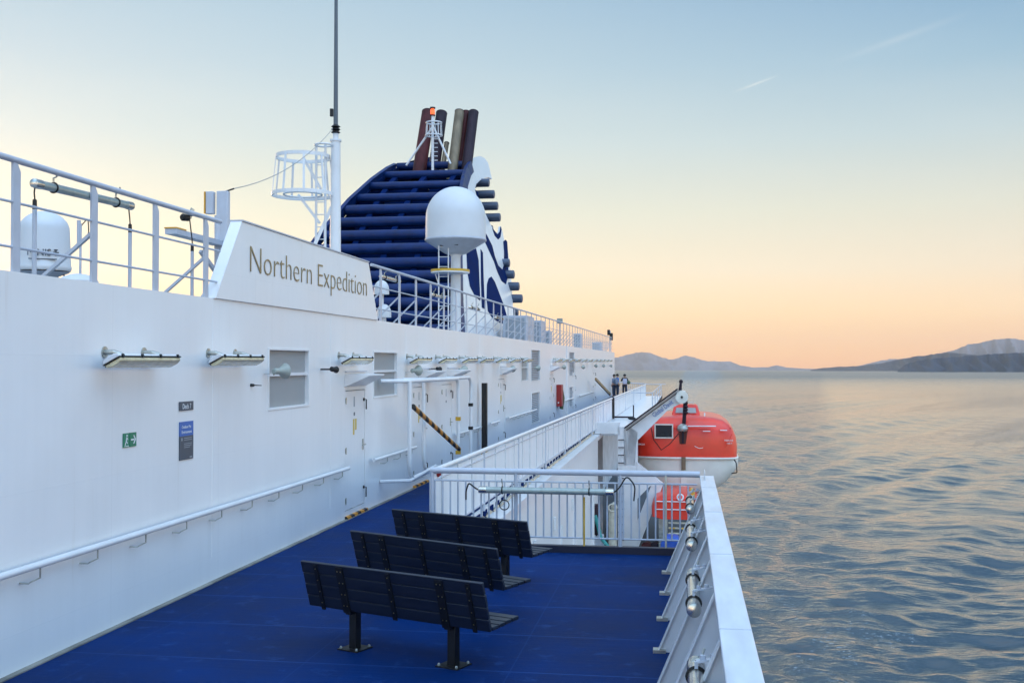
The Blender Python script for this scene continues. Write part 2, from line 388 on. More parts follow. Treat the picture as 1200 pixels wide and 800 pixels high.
# ------------------------------------------------------------------ MOUNTAINS (world frame; bearings and heights, then real ridges with depth)
def wray(px, py):
    x = (px-600)/F; z = (400-py)/F
    y2 = math.cos(PW)-z*math.sin(PW); z2 = math.sin(PW)+z*math.cos(PW)
    return x*math.cos(YAW)-y2*math.sin(YAW), x*math.sin(YAW)+y2*math.cos(YAW), z2
def hills(name, prof, D, depth, mt, seed):
    px = np.arange(prof[0][0], prof[-1][0]+.1, .6); rr = np.random.RandomState(seed)
    hy = np.interp(px, [p[0] for p in prof], [p[1] for p in prof])
    jag = np.zeros_like(px)
    for k in range(1, 26): jag += np.sin(px*(.05*k*1.37)+rr.rand()*6.28)*(.75/k**.85)
    hy = hy-np.abs(jag)*np.clip((433-hy)/8, 0, 1)*.8+.2
    rows = 15; vs = []; fs = []; n = len(px)
    for j in range(rows):
        t = (j/(rows-1))*2-1                      # -1 shore, 0 ridge, 1 back
        prof_t = max(0, 1-abs(t))**.8
        for i in range(n):
            x, y, z = wray(px[i], hy[i]); q = D/math.hypot(x, y); hgt = max(z*q, 2)-SEA
            spur = .8+.2*math.sin(px[i]*.35+j*.9+seed)+.03*math.sin(px[i]*.8+j*1.7)
            g = hgt*(prof_t if abs(t) < .01 else prof_t*min(1, spur))
            dd = (D+depth*t*(.8+.2*math.sin(px[i]*.2+seed)))/math.hypot(x, y)
            vs.append((x*dd, y*dd, SEA+g-6))
    for j in range(rows-1):
        for i in range(n-1): a = j*n+i; fs.append((a, a+1, a+n+1, a+n))
    mb = MB(); mb.v = vs; mb.f = fs
    o = bpy.data.objects.new(name, mb.mesh(name)); C.objects.link(o); o.data.materials.append(mt); o['kind'] = 'structure'
    WORLD_FIXED.add(o.name)
HILL = mat('forested_hill', (.010,.028,.055), .9, var=.4, vscale=.004)
HILL2 = mat('bare_mountain', (.19,.18,.21), .9, var=.3, vscale=.002)
hills('mountains', [(640,431),(665,426),(690,421),(706,418.5),(722,419),(738,414.5),(752,412),(762,413.5),(774,418),(786,421.5),(795,419),(804,417),(814,419),(826,422.5),(840,423),(856,423.5),(868,428),(882,430),(900,430),(910,427.5),(922,430),(945,431.5),(985,432)], 30000, 2500, HILL2, 1)
hills('mountains', [(1000,430),(1028,423),(1050,420.5),(1075,418.5),(1100,414),(1118,410),(1135,404),(1150,401),(1166,397.5),(1182,396),(1205,399),(1240,404),(1290,412),(1340,420)], 27000, 2500, HILL2, 2)
hills('hills', [(950,432.5),(962,430.6),(990,429),(1012,428),(1030,425.5),(1052,421),(1072,418),(1098,414),(1120,413),(1150,416),(1200,417),(1280,420)], 17500, 1500, HILL, 3)
hills('hills', [(1052,432.6),(1060,427),(1072,423),(1092,419.5),(1118,417.5),(1140,416.5),(1165,414),(1205,412),(1250,411),(1330,414),(1400,417)], 10500, 1000, HILL, 4)

# ------------------------------------------------------------------ DECKS
solo('deck', MB().box(-5.80,-4,DK-.12,.36,15.74,DK).box(-5.80,15.74,DK-.12,-3.78,92,DK), DECK, kind='structure')
solo('gutter', MB().box(WX+.0,-4,DK-.12,-5.80,92,DK+.012), mat('grey_gutter',(.22,.21,.18),.6,var=.4,vscale=3), kind='structure')
solo('boat_deck', MB().box(-5.2,15.0,LOW-.12,.36,92,LOW), mat('green_grey_deck',(.05,.07,.09),.6,var=.3), kind='structure')
solo('upper_deck', MB().box(-16.5,-4,ROOF-.15,WX-.06,92,ROOF-.004), mat('upper_deck_paint',(.20,.24,.27),.6,var=.2), kind='structure')

# ------------------------------------------------------------------ SUPERSTRUCTURE WALL
wall = thing('superstructure_wall', 'long white painted steel side of the ferry with doors and grey windows', 'wall', (WX,18,DK))
WINS = [(14.86,16.5,-.66,.17),(20.17,21.86,-.66,.18)]
def yx(px): return P(px, 420, X=WX).y
for a, b, c, d in ((611,619,446,419),(622.5,632.5,446,410),(623,632.5,497,461),(667,673,440,412.5),(667,673.5,477,454)):
    ya, yb = yx(a), yx(b); z0 = P(a, c, X=WX).z; z1 = P(a, d, X=WX).z
    WINS.append((ya, yb, z0, z1))
DOORS = [(18.42,19.60,-.50),(23.25,24.45,-.55),(26.05,27.20,-.55),(34.2,35.4,-.55),(47.6,49.0,-.55),(57.5,58.8,-.55),(70.5,72,-.55)]
ops = list(WINS)+[(a, b, DK+.14, t) for a, b, t in DOORS]
def wall_mesh():
    mb = MB(); ys = sorted(set([-4.0,92.0]+[v for o in ops for v in o[:2]]+list(np.arange(-2,92,4.0)))); zs = sorted(set([DK,ROOF]+[v for o in ops for v in o[2:]]))
    for i in range(len(ys)-1):
        for j in range(len(zs)-1):
            cy = (ys[i]+ys[i+1])/2; cz = (zs[j]+zs[j+1])/2
            if any(o[0] < cy < o[1] and o[2] < cz < o[3] for o in ops): continue
            mb.add([(WX,ys[i],zs[j]),(WX,ys[i+1],zs[j]),(WX,ys[i+1],zs[j+1]),(WX,ys[i],zs[j+1])], [(0,1,2,3)])
    for a, b, c, d in ops:
        dp = .06
        p = [(WX,a,c),(WX,b,c),(WX,b,d),(WX,a,d)]; q = [(WX-dp,y,z) for _, y, z in p]
        mb.add(p+q, [(0,4,5,1),(1,5,6,2),(2,6,7,3),(3,7,4,0)])
    mb.add([(WX,-4,ROOF),(WX,92,ROOF),(WX-.06,92,ROOF),(WX-.06,-4,ROOF)], [(0,1,2,3)])
    mb.add([(WX,92,DK),(-16.5,92,DK),(-16.5,92,ROOF),(WX,92,ROOF)], [(0,1,2,3)])
    mb.add([(-16.5,-4,SEA),(-16.5,92,SEA),(-16.5,92,ROOF),(-16.5,-4,ROOF)], [(0,1,2,3)])
    mb.add([(WX-.05,-4,DK),(-16.5,-4,DK),(-16.5,-4,ROOF),(WX-.05,-4,ROOF)], [(0,1,2,3)])
    me = bpy.data.meshes.new('wall_plating'); o = Vector((0,0,0))
    me.from_pydata([Vector(v)-OFF[wall] for v in mb.v], [], mb.f)
    ob = bpy.data.objects.new('wall_plating', me); C.objects.link(ob); ob.parent = wall; me.materials.append(WALL); OFF[ob] = OFF[wall]
wall_mesh()
for k, (a, b, c, d) in enumerate(WINS):
    lou = k in (3, 4, 5, 6)
    w = part('louvre' if lou else 'window', MB().box(WX-.075,a-.01,c-.01,WX-.055,b+.01,d+.01), PANE, wall)
    fr = MB(); 
    if lou:
        for i in range(int((d-c)/.07)): 
            z = c+.035+i*.07; fr.bar((WX-.035,a+.01,z),(WX-.035,b-.01,z),.035,.006,(.6,0,1))
        part_each('slat', fr, RAILW, w)
    else:
        m = (c+d)/2+.06
        fr.box(WX-.058,a,m-.022,WX-.012,b,m+.022)
        part('sash_bar', fr, WHITE, w)
    rim = MB()
    for (y0,z0,y1,z1) in ((a-.035,d,b+.035,d+.035),(a-.035,c-.035,b+.035,c),(a-.035,c,a,d),(b,c,b+.035,d)): rim.box(WX-.002,y0,z0,WX+.012,y1,z1)
    part('frame', rim, WALL, w, bev=.004)
STICK = mat('yellow_notice',(.60,.42,.06),.5); SGR = mat('grey_notice',(.30,.33,.36),.5)
for k, (a, b, t) in enumerate(DOORS):
    z0 = DK+.14
    dr = part('door', MB().box(WX-.055,a+.012,z0+.012,WX-.004,b-.012,t-.012), WALL, wall, bev=.006)
    hg = MB()
    for z in (z0+.18, (z0+t)/2, t-.18):
        hg.box(WX-.004,a+.014,z-.04,WX+.012,a+.05,z+.04); hg.tube([(WX+.012,a+.012,z-.06),(WX+.012,a+.012,z+.06)],.009,8)
    part_each('hinge', hg, GALV, dr, per=2)
    lv = MB()
    for z in (z0+.25, t-.25): lv.tube([(WX,b-.08,z+.06),(WX+.05,b-.08,z+.06),(WX+.05,b-.08,z-.12)],.012,8).lathe([(.03,0),(.03,.02)],12,(WX-.004,b-.08,z+.06),(1,0,0))
    part_each('dog_lever', lv, BLACK, dr, per=2)
    hd = MB(); hd.box(WX-.004,b-.16,z0+1.0,WX+.012,b-.11,z0+1.2); hd.tube([(WX+.01,b-.135,z0+1.1),(WX+.06,b-.135,z0+1.1),(WX+.06,b-.25,z0+1.1)],.011,8)
    part('handle', hd, GALV, dr)
    sl = MB(); sl.box(WX,a-.02,DK+.012,WX+.06,b+.02,DK+.055)
    part('sill', sl, HAZ if k in (0,1) else WHITE, wall, 'black and yellow striped door sill' if k in (0,1) else None)
    if k < 5:
        for (y0_,y1_,z0_,z1_,m_) in ((.50,.55,-.30,-.12,SGR),(.50,.56,-.46,-.40,SGREY),(.46,.53,-.80,-.52,STICK),(.58,.66,-.72,-.52,STICK)):
            if k in (2,) and m_ is STICK: continue
            part('notice', MB().box(WX-.004,a+y0_,t+z0_,WX+.001,a+y1_,t+z1_), m_, dr)
# faint raised frames and pipe on the wall
pp = MB()
for y in (12.98,17.6,22.6,31.0,44.0,54.5,66.0): pp.tube([(WX-.001,y,DK+.3),(WX-.001,y,ROOF-.02)],.006,6)
pp.tube([(WX+.02,P(664,420,X=WX).y,DK+.1),(WX+.02,P(664,420,X=WX).y,ROOF)],.03,8)
part_each('conduit', pp, WALL, wall)

# ------------------------------------------------------------------ NAME BOARD
nb = thing('name_board', 'tall white raised board carrying the ship name Northern Expedition in bronze letters', 'sign', (WX,16.5,ROOF))
NBX = WX+.03
bl = Vector((NBX,12.99,ROOF+.002)); tl = Vector((NBX,13.80,1.875)); tr = Vector((NBX,19.72,1.855)); br = Vector((NBX,20.36,ROOF+.002))
part('panel', MB().prism([bl,br,tr,tl],(-.16,0,0)), WALL, nb, bev=.006)
part('edge_trim', MB().bar(tl+Vector((-.08,0,.012)),tr+Vector((-.08,0,.012)),.19,.02), RAILW, nb)
part('back_stay', MB().bar((NBX-.17,14.4,1.7),(NBX-.9,14.4,ROOF),.06,.06), WHITE, nb)
text_part('Northern Expedition', GOLD, nb, (NBX+.004,14.08,1.105), (0,1,0), (0,0,1), 5.50, .47, .006, thin=.02)

# ------------------------------------------------------------------ WALL SIGNS
def rect_sign(name, label, cat, y0, y1, z0, z1, m):
    s = thing(name, label, cat, (WX,(y0+y1)/2,z0)); part('plate', MB().box(WX+.003,y0,z0,WX+.012,y1,z1), m, s, bev=.002); return s
s = rect_sign('deck_sign', 'small slate grey plate with white lettering on the white wall', 'sign', 12.05,12.42,-.575,-.468, SGREY)
text_part('Deck 7', SWHITE, s, (WX+.013,12.13,-.555), (0,1,0),(0,0,1), .22, .06, .002)
s = thing('information_sign', 'tall notice with blue head and dark grey body on the white wall', 'sign', (WX,12.25,-1.157))
part('plate', MB().box(WX+.003,12.06,-1.157,WX+.012,12.42,-.875), SGREY, s); part('header', MB().box(WX+.003,12.06,-.875,WX+.012,12.42,-.705), SBLUE, s)
text_part('Outdoor Pet', SWHITE, s, (WX+.013,12.11,-.785), (0,1,0),(0,0,1), .24, .035, .002)
text_part('Environment', SWHITE, s, (WX+.013,12.11,-.845), (0,1,0),(0,0,1), .26, .035, .002)
ln = MB()
for i, w in enumerate((.20,.21,0,.21,.20,.16)):
    if w: ln.box(WX+.0125,12.17,-.905-i*.022,WX+.0135,12.17+w,-.898-i*.022)
ln.box(WX+.0125,12.10,-.93,WX+.0135,12.13,-.895).box(WX+.0125,12.32,-1.14,WX+.0135,12.39,-1.125)
part('small_print', ln, SGR, s)
s = thing('escape_sign', 'pair of green and white safety signs with an arrow on the white wall', 'sign', (WX,10.9,-.91))
part('pictogram_plate', MB().box(WX+.003,10.76,-.905,WX+.012,10.885,-.755), GREEN, s)
part('arrow_plate', MB().box(WX+.003,10.90,-.905,WX+.012,11.035,-.755), GREEN, s)
ar = MB(); X_ = WX+.013
ar.box(X_,10.917,-.838,X_+.002,10.985,-.822).prism([(X_,10.965,-.785),(X_,10.985,-.785),(X_,11.022,-.83),(X_,10.985,-.875),(X_,10.965,-.875),(X_,10.998,-.83)],(.002,0,0))
part('arrow', ar, SWHITE, s)
fg = MB(); fg.lathe([(.012,0),(.012,.002)],12,(X_,10.83,-.782),(1,0,0)).bar((X_+.001,10.83,-.798),(X_+.001,10.815,-.842),.002,.018,(0,1,0)).bar((X_+.001,10.83,-.802),(X_+.001,10.85,-.825),.002,.01,(0,1,0))
fg.bar((X_+.001,10.815,-.842),(X_+.001,10.845,-.865),.002,.011,(0,1,0)).bar((X_+.001,10.815,-.842),(X_+.001,10.79,-.88),.002,.011,(0,1,0)).box(X_,10.775,-.895,X_+.002,10.87,-.888)
part('figure', fg, SWHITE, s)

# ------------------------------------------------------------------ WALL LAMPS
def wall_lamp(label):
    t = thing('wall_lamp', label, 'lamp', (0,0,0), 'strip lamps in a row along the white wall')
    el = MB()
    for y in (-.42,.40):
        el.tube([(.0,y,.06),(.10,y,.06),(.15,y+.03,.04),(.19,y+.08,.0)],.028,12).lathe([(.06,0),(.06,.012)],16,(0,y,.06),(1,0,0))
    part_each('bracket_pipe', el, GALV, t, per=2)
    tl_ = Matrix.Rotation(R(-28),3,'Y')
    def prof(pts, y0, y1):
        mb = MB(); p3 = []
        for y in (y0, y1): p3.append([tl_ @ Vector((x,0,z))+Vector((.21,y,-.015)) for x, z in pts])
        n = len(pts); mb.add(p3[0]+p3[1], [tuple(range(n)), tuple(range(n, 2*n))[::-1]]+[(i,(i+1)%n,n+(i+1)%n,n+i) for i in range(n)]); return mb
    part('housing', prof([(-.10,-.01),(.10,-.01),(.092,.02),(.05,.04),(-.05,.04),(-.092,.02)],-.665,.665), WHITE, t, bev=.008)
    part('seal', prof([(-.104,-.020),(.104,-.020),(.104,-.0105),(-.104,-.0105)],-.67,.67), BLACK, t)
    part('lens', prof([(-.095,-.021),(.095,-.021),(.085,-.055),(.04,-.07),(-.04,-.07),(-.085,-.055)],-.655,.655), LENS, t, bev=.01)
    cl = MB()
    for y in (-.6,-.2,.2,.6):
        for sx in (-1,1): cl.cbox(tl_ @ Vector((sx*.106,0,-.012))+Vector((.21,y,-.015)),.012,.04,.04,tl_)
    part_each('clip', cl, BLACK, t)
    return t
LY = [11.30,13.87,19.30,24.15,27.0,29.85,32.5,35.3,38.2,41.2,51.5,54.5,57.6,61,65,69,73,76.5,80,84,88]
lab = ['nearest strip lamp on the white wall, above the green safety signs','strip lamp on the white wall left of the first grey window','strip lamp on the white wall between the two large grey windows','strip lamp just right of the second large grey window','strip lamp second right of the second large grey window']
L0 = wall_lamp(lab[0]); LY = [v*.956 for v in LY]; L0.location = (WX,LY[0],.04)
for i, y in enumerate(LY[1:], 1):
    l = dup(L0, (WX,y,.04+.0008*y), lab[i] if i < len(lab) else 'small strip lamp in the distant part of the row high on the white wall')
# ------------------------------------------------------------------ HORN LOUDSPEAKERS AND CAMERAS
def horn(label):
    t = thing('loudspeaker', label, 'loudspeaker', (0,0,0), 'horn loudspeakers on the white wall')
    part('bracket', MB().bar((0,-.12,-.06),(.25,-.12,-.06),.03,.012).bar((.25,-.14,-.10),(.25,-.14,.06),.02,.03), GALV, t)
    part('driver', MB().lathe([(.05,-.02),(.075,0),(.075,.12),(.05,.14)],18,(.26,-.16,.0),(.45,1,0)), HORN, t)
    part('bell', MB().lathe([(.05,.10),(.07,.16),(.10,.22),(.15,.30),(.185,.35),(.19,.36),(.165,.345),(.10,.27),(.03,.2)],26,(.26,-.16,.0),(.45,1,0)), HORN, t)
    return t
H0 = horn('grey green horn loudspeaker in front of the first large grey window'); H0.location = (WX,14.75,-.13); H0.scale = (.6,.6,.6)
for px, py, lb in ((485,434,'grey green horn loudspeaker above the left leg of the near tube frame'),(540,433,'round grey horn loudspeaker above the right leg of the near tube frame'),(598,432,'grey horn loudspeaker left of the narrow grey window'),(628,431,'grey horn loudspeaker in front of the narrow grey louvre'),(659,430,'pale horn loudspeaker above the red box'),(682,430,'grey horn loudspeaker right of the far louvre'),(697,428.5,'small far horn loudspeaker, first of the last three'),(706,428.5,'small far horn loudspeaker, middle of the last three'),(715,428.5,'small far horn loudspeaker, at the end of the wall')):
    p = P(px, py, X=WX+.17); dup(H0, (WX,p.y,p.z), lb)
def cam_(label):
    t = thing('security_camera', label, 'camera', (0,0,0), 'small black cameras on the white wall')
    part('arm', MB().tube([(0,0,0),(.12,0,0),(.17,.05,0)],.014), BLACK, t)
    part('camera_body', MB().lathe([(.02,-.07),(.04,-.06),(.045,.06),(.055,.065),(.055,.08),(.02,.081)],16,(.2,.06,0),(.3,1,-.1)), BLACK, t)
    return t
K0 = cam_('small black camera on the white wall right of the first grey window'); K0.location = (WX,17.1,-.12)
p = P(513,432,X=WX+.2); dup(K0, (WX,p.y,p.z), 'small black camera on the wall between the first two horn loudspeakers past the window')
p = P(302,451,X=WX+.1); sp = thing('wall_spike', 'thin black nozzle on the wall at the left edge of the first grey window', 'nozzle', (WX,p.y,p.z))
part('nozzle', MB().lathe([(.02,0),(.02,.06),(.008,.08),(.006,.2)],12,(WX,p.y-.02,p.z),(.5,1,-.05)), BLACK, sp)
# ------------------------------------------------------------------ DOOR HOODS
def hood(label):
    t = thing('door_hood', label, 'canopy', (0,0,0), 'white hoods over the wall doors')
    mb = MB().prism([(0,-.75,.05),(.50,-.62,.02),(0,-.75,-.26)],(0,.001,0)); mb = MB()
    mb.add([(0,-.65,.03),(.40,-.5,.02),(.40,.5,.02),(0,.65,.03),(0,-.65,-.20),(.40,-.5,-.01),(.40,.5,-.01),(0,.65,-.20)], [(0,1,2,3),(7,6,5,4),(0,4,5,1),(1,5,6,2),(2,6,7,3),(3,7,4,0)])
    part('hood_shell', mb, WHITE, t, bev=.006)
    part('gutter_lip', MB().bar((.02,-.62,.07),(.02,.62,.07),.03,.02), RAILW, t)
    return t
D0 = hood('white sheet hood over the nearest door, between the grey windows'); D0.location = (WX,19.0,-.24)
for y, lb in ((24.3,'white hood over the door behind the near tube frame'),(27.3,'white hood over the second door behind the tube frames'),(35.2,'white hood over the door beyond the black post'),(48.3,'white hood over the far door near the red box')): dup(D0, (WX,y,-.22), lb)
# ------------------------------------------------------------------ WALL HANDRAILS
def handrail(y0, y1, label):
    t = thing('handrail', label, 'handrail', (WX,y0,-1.85), 'white handrails along the ship wall')
    part('rail', MB().tube([(WX+.10,y0,-1.82-.001*y0),(WX+.10,y1,-1.82-.001*y1)],.034,12), WHITE, t)
    n = max(1, int((y1-y0)/.98)); br = MB()
    for i in range(n):
        y = y1-.35-i*.98
        br.tube([(WX,y-.16,-1.97),(WX+.09,y-.16,-1.97),(WX+.10,y-.15,-1.96),(WX+.10,y-.0,-1.95),(WX+.10,y,-1.85)],.008,6)
    part_each('bracket', br, GALV, t)
for y0, y1, lb in ((3,18.3,'long nearest white handrail on the lower wall beside the blue deck'),(19.85,23.1,'short white handrail between the nearest door and the tube frame'),(27.3,31.7,'white handrail between the tube frames and the black post'),(32.3,33.9,'very short white handrail right of the black post'),(35.7,42.5,'white handrail between the far door and the louvre'),(50,57,'far white handrail past the red box'),(60,70,'farthest long white handrail near the people')):
    handrail(y0, y1, lb)
# ------------------------------------------------------------------ TUBE FRAMES by the doors
def rounded(pts, r, n=6):
    out = [Vector(pts[0])]
    for i in range(1, len(pts)-1):
        a, b, c = Vector(pts[i-1]), Vector(pts[i]), Vector(pts[i+1]); u = (a-b).normalized(); v = (c-b).normalized()
        p, q = b+u*r, b+v*r
        for k in range(n+1):
            s = k/n; out.append(p*(1-s)**2+b*2*s*(1-s)+q*s*s)
    out.append(Vector(pts[-1])); return out
fx = -5.35
yA, yB = P(480,500,X=fx).y, P(537,500,X=fx).y; yC, yD = P(503,500,X=fx).y, P(557,500,X=fx).y
zt = P(500,445,X=fx).z; zb = -2.30
t = thing('door_guard', 'white bent tube frame around the first door, nearer of the two frames', 'frame', (fx,yA,DK), 'white tube frames at the doors')
part('hoop', MB().tube(rounded([(WX,yA-.25,zt),(fx,yA,zt),(fx,yB,zt-.02),(fx,yB,zb+.35)],.28),.042,12).tube(rounded([(fx,yA,zt),(fx,yA,zb),(fx,yA+2.0,zb)],.38),.042,12), WHITE, t)
part('toe_bar', MB().tube([(WX,yA-.3,zb-.02),(fx+.02,yA-.05,zb-.02),(fx+.02,yA+2.2,zb+.06)],.035,10), WHITE, t)
part_each('clamp', MB().cbox((fx,yB,-1.35),.11,.1,.09).cbox((fx,yB,-2.15),.11,.1,.09), YEL, t)
t = thing('door_guard', 'white bent tube frame standing behind the striped pole, farther of the two', 'frame', (fx-.12,yC,DK), 'white tube frames at the doors')
part('hoop', MB().tube(rounded([(WX,yC-.2,zt+.0),(fx-.12,yC,zt),(fx-.12,yD,zt-.02),(fx-.12,yD,DK)],.32),.042,12).tube(rounded([(fx-.12,yC,zt),(fx-.12,yC,zb),(fx-.12,yC+1.4,zb-.05)],.38),.042,12), WHITE, t)
part_each('clamp', MB().cbox((fx-.12,yD,-1.1),.11,.1,.08).cbox((fx-.12,yD,-1.7),.11,.1,.08), BLACK, t)
a = P(484,476,X=fx+.06); b = P(538,526,X=fx+.06)
solo('striped_pole', MB().tube([a,b],.05,12), HAZ, 'black and orange striped pole slanting across the near tube frame', 'pole', a)
p = P(568,527,X=WX+.2); t = thing('black_post', 'upright black rubber post with yellow foot against the white wall', 'post', (WX+.2,p.y,DK))
part('post', MB().box(WX+.12,p.y-.08,DK+.2,WX+.27,p.y+.08,-.60), BLACK, t, bev=.01); part('foot', MB().box(WX+.11,p.y-.09,DK,WX+.28,p.y+.09,DK+.2), YEL, t)
p = P(657,455,X=WX+.15); t = thing('hose_box', 'red fire box mounted on the far white wall', 'box', (WX,p.y,-2.2))
part('cabinet', MB().box(WX,p.y-.45,-2.05,WX+.24,p.y+.25,-1.05), REDB, t, bev=.01); part('hose', MB().tube([(WX+.12,p.y+.55,-1.3),(WX+.18,p.y+.65,-1.7),(WX+.12,p.y+.55,-2.2)],.09,10), OLIVE, t)
a = P(698,444,X=WX+.5); b = P(715,462,X=WX+.9)
solo('leaning_plank', MB().bar(a,b,.10,.16), mat('tan_wood',(.34,.22,.10),.6,var=.3), 'tan slanting pole by the far end of the white wall', 'pole', a)

# ------------------------------------------------------------------ UPPER RAIL
def upper_rail(y0, y1, step, zt0, zt1, label, first=None):
    t = thing('upper_railing', label, 'railing', (WX,y0,ROOF))
    zt_ = lambda y: zt0+(zt1-zt0)*(y-y0)/(y1-y0)
    x = WX-.03
    part('top_rail', MB().tube([(x,y0,zt0),(x,y1,zt1)],.030,12), RAILW, t)
    for f in (.62,.22):
        part('mid_rail', MB().tube([(x,y0,ROOF+(zt0-ROOF)*f),(x,y1,ROOF+(zt1-ROOF)*f)],.013,8), RAILW, t)
    y = first if first else y0+.1; k = 0
    while y < y1:
        part('post', MB().prism([(x-.012,y-.055,ROOF-.05),(x-.012,y+.055,ROOF-.05),(x-.012,y+.055,zt_(y)-.10),(x-.012,y+.0,zt_(y)-.02),(x-.012,y-.055,zt_(y)-.02)],(.024,0,0)), RAILW, t)
        if k % 2 == 0 or y0 > 10: part('brace', MB().bar((x-.02,y,zt_(y)-.5),(x-.55,y-.12,ROOF),.07,.03), RAILW, t)
        y += step; k += 1
    return t
upper_rail(3,13.25,1.305,1.80,1.80,'nearest white railing on the roof edge, left of the name board',5.0)
upper_rail(20.1,89,1.42,1.85,1.98,'long white railing on the roof edge running aft from the name board',20.75)
# rail mounted tube lamps
def tube_lamp(name, label, L, m, group=None, r=.042):
    t = thing(name, label, 'lamp', (0,0,0), group)        # along +Y from 0 to L, hung from z=+.14
    part('tube', MB().lathe([(r*.8,0),(r,.01),(r,L-.01),(r*.8,L)],18,(0,0,0),(0,1,0)), m, t)
    ec = MB()
    for a_, b_ in ((-.05,.06),(L-.06,L+.05)): ec.lathe([(.02,a_-.01),(r*1.02,a_),(r*1.1,a_+.02),(r*1.1,b_),(r,b_+.005)],18,(0,0,0),(0,1,0))
    part_each('end_cap', ec, STAIN, t)
    ck = MB()
    for y in (L*.16,L*.84):
        ck.ring((0,y,0),r*1.08,.010,(0,1,0),20,6)
    part_each('clamp_ring', ck, BLACK, t)
    hk = MB()
    for y in (L*.16,L*.84): hk.tube([(0,y,r),(0,y,r+.05),(.03,y,r+.06),(.05,y,r+.12)],.009,6)
    part_each('hanger', hk, GALV, t, per=1)
    return t
a = P(42,218,X=WX-.10); b = P(150,243,X=WX-.10)
l0 = tube_lamp('tube_lamp','greenish glass tube lamp hanging under the near roof railing', b.y-a.y, TUBEG); l0.location = (WX-.09,a.y,(a.z+b.z)/2)
l0.rotation_euler = (math.atan2(b.z-a.z,b.y-a.y),0,0)
for i, (px, py) in enumerate(((446,324),(505,345),(550,360),(580,372))):
    p = P(px,py,X=WX-.12); q = tube_lamp('tube_lamp','steel tube lamp on the far roof railing, %s' % ('just right of the name board','below the big white dome','in front of the funnel base','farthest along toward the stern')[i], 1.3, STAIN, 'tube lamps on the far roof railing'); q.location = (WX-.1,p.y,p.z)
# cable posts behind near rail
for px, y0_, y1_, lb in ((40,233,325,'thin white cable post in front of the small white dome'),(152,262,335,'thin white cable post with black connector right of the small dome'),(225,285,343,'thin white cable post below the small black camera')):
    p = P(px,y1_,X=WX-.2); q = P(px,y0_,X=WX-.2); t = thing('cable_post', lb, 'post', (p.x,p.y,ROOF))
    part('pole', MB().tube([(p.x,p.y,ROOF-.02),(p.x,p.y,q.z-.1)],.022,8), RAILW, t)
    part('connector', MB().tube([(p.x,p.y,q.z-.1),(p.x,p.y,q.z-.01),(p.x,p.y,q.z)],[.022,.02,.008],8), BLACK, t)
    tgt = {40:P(42,215,X=WX-.1),152:P(149,243,X=WX-.1),225:P(219,256,X=WX-.1)}[px]
    part('cable', MB().tube([(p.x,p.y,q.z),(p.x,p.y-.01,q.z+.06),((p.x+tgt.x)/2,(p.y+tgt.y)/2,max(q.z,tgt.z)+.01),tgt],.008,6), BLACK, t)
p = P(217,255,X=WX-.1); t = thing('security_camera','small black camera hanging under the near roof railing','camera',p)
part('camera_body', MB().lathe([(.02,-.06),(.04,-.05),(.045,.04),(.03,.06)],14,p,(-.3,-1,0)), BLACK, t); part('bracket', MB().bar(p+Vector((.03,.05,0)),p+Vector((.05,.1,.12)),.02,.05), GALV, t)

# ------------------------------------------------------------------ SMALL DOME (left)
def dome_thing(name, label, base, r, h_cyl, ped, tilt=0, m=DOMEW):
    t = thing(name, label, 'radome', base)
    c = Vector(base)+Vector((0,0,ped))
    pr = [(r*.98,0),(r*1.02,.02),(r*1.02,.05),(r,.06)]+[(r*(1-.06*k/4),.06+h_cyl*k/4) for k in range(1,5)]
    rt = pr[-1][0]; hz = pr[-1][1]
    pr += [(rt*math.cos(a_),hz+rt*.80*math.sin(a_)) for a_ in [math.pi/2*k/9 for k in range(1,10)]]
    part('radome_shell', MB().lathe(pr,40,c), m, t)
    part('base_cone', MB().lathe([(r*.25,-ped*.45),(r*.45,-.12*r*2),(r*.95,-.012)],32,c), RAILW, t)
    part('pedestal', MB().lathe([(.09,0),(.07,.02),(.05,ped*.5),(.09,ped*.75)],20,base), RAILW, t)
    return t
cdir = ray(52,270); tt = 11.3/cdir.y; pc = cdir*tt
sd = dome_thing('satellite_dome','small white satellite dome with black lettering behind the near railing',(pc.x,pc.y,ROOF),.285,.40,.22)
vu = Vector((math.cos(R(35)),math.sin(R(35)),0)); cn = Vector((pc.x,pc.y,0))-Vector((0,0,0)); fdir = Vector((-pc.x,-pc.y,0)).normalized(); side = Vector((0,0,1)).cross(fdir)
text_part('MiNIS', SGREY, sd, Vector((pc.x,pc.y,1.17))+fdir*.272-side*.17, side,(0,0,1), .24, .075, .02)
em = MB()
ec = Vector((pc.x,pc.y,1.21))+fdir*.262+side*.12
em.bar(ec-side*.03,ec+side*.03,.02,.012).bar(ec-Vector((0,0,.035)),ec+Vector((0,0,.035)),.012,.02,fdir).bar(ec-side*.02+Vector((0,0,.03)),ec+side*.02+Vector((0,0,.03)),.02,.008)
em.bar(Vector((pc.x,pc.y,1.135))+fdir*.278-side*.16,Vector((pc.x,pc.y,1.135))+fdir*.278+side*.13,.02,.010)
part('emblem', em, SGREY, sd)
part('cable_loop', MB().ring((pc.x+.15,pc.y+.1,ROOF+.1),.09,.008,(.4,1,0)), BLACK, sd)
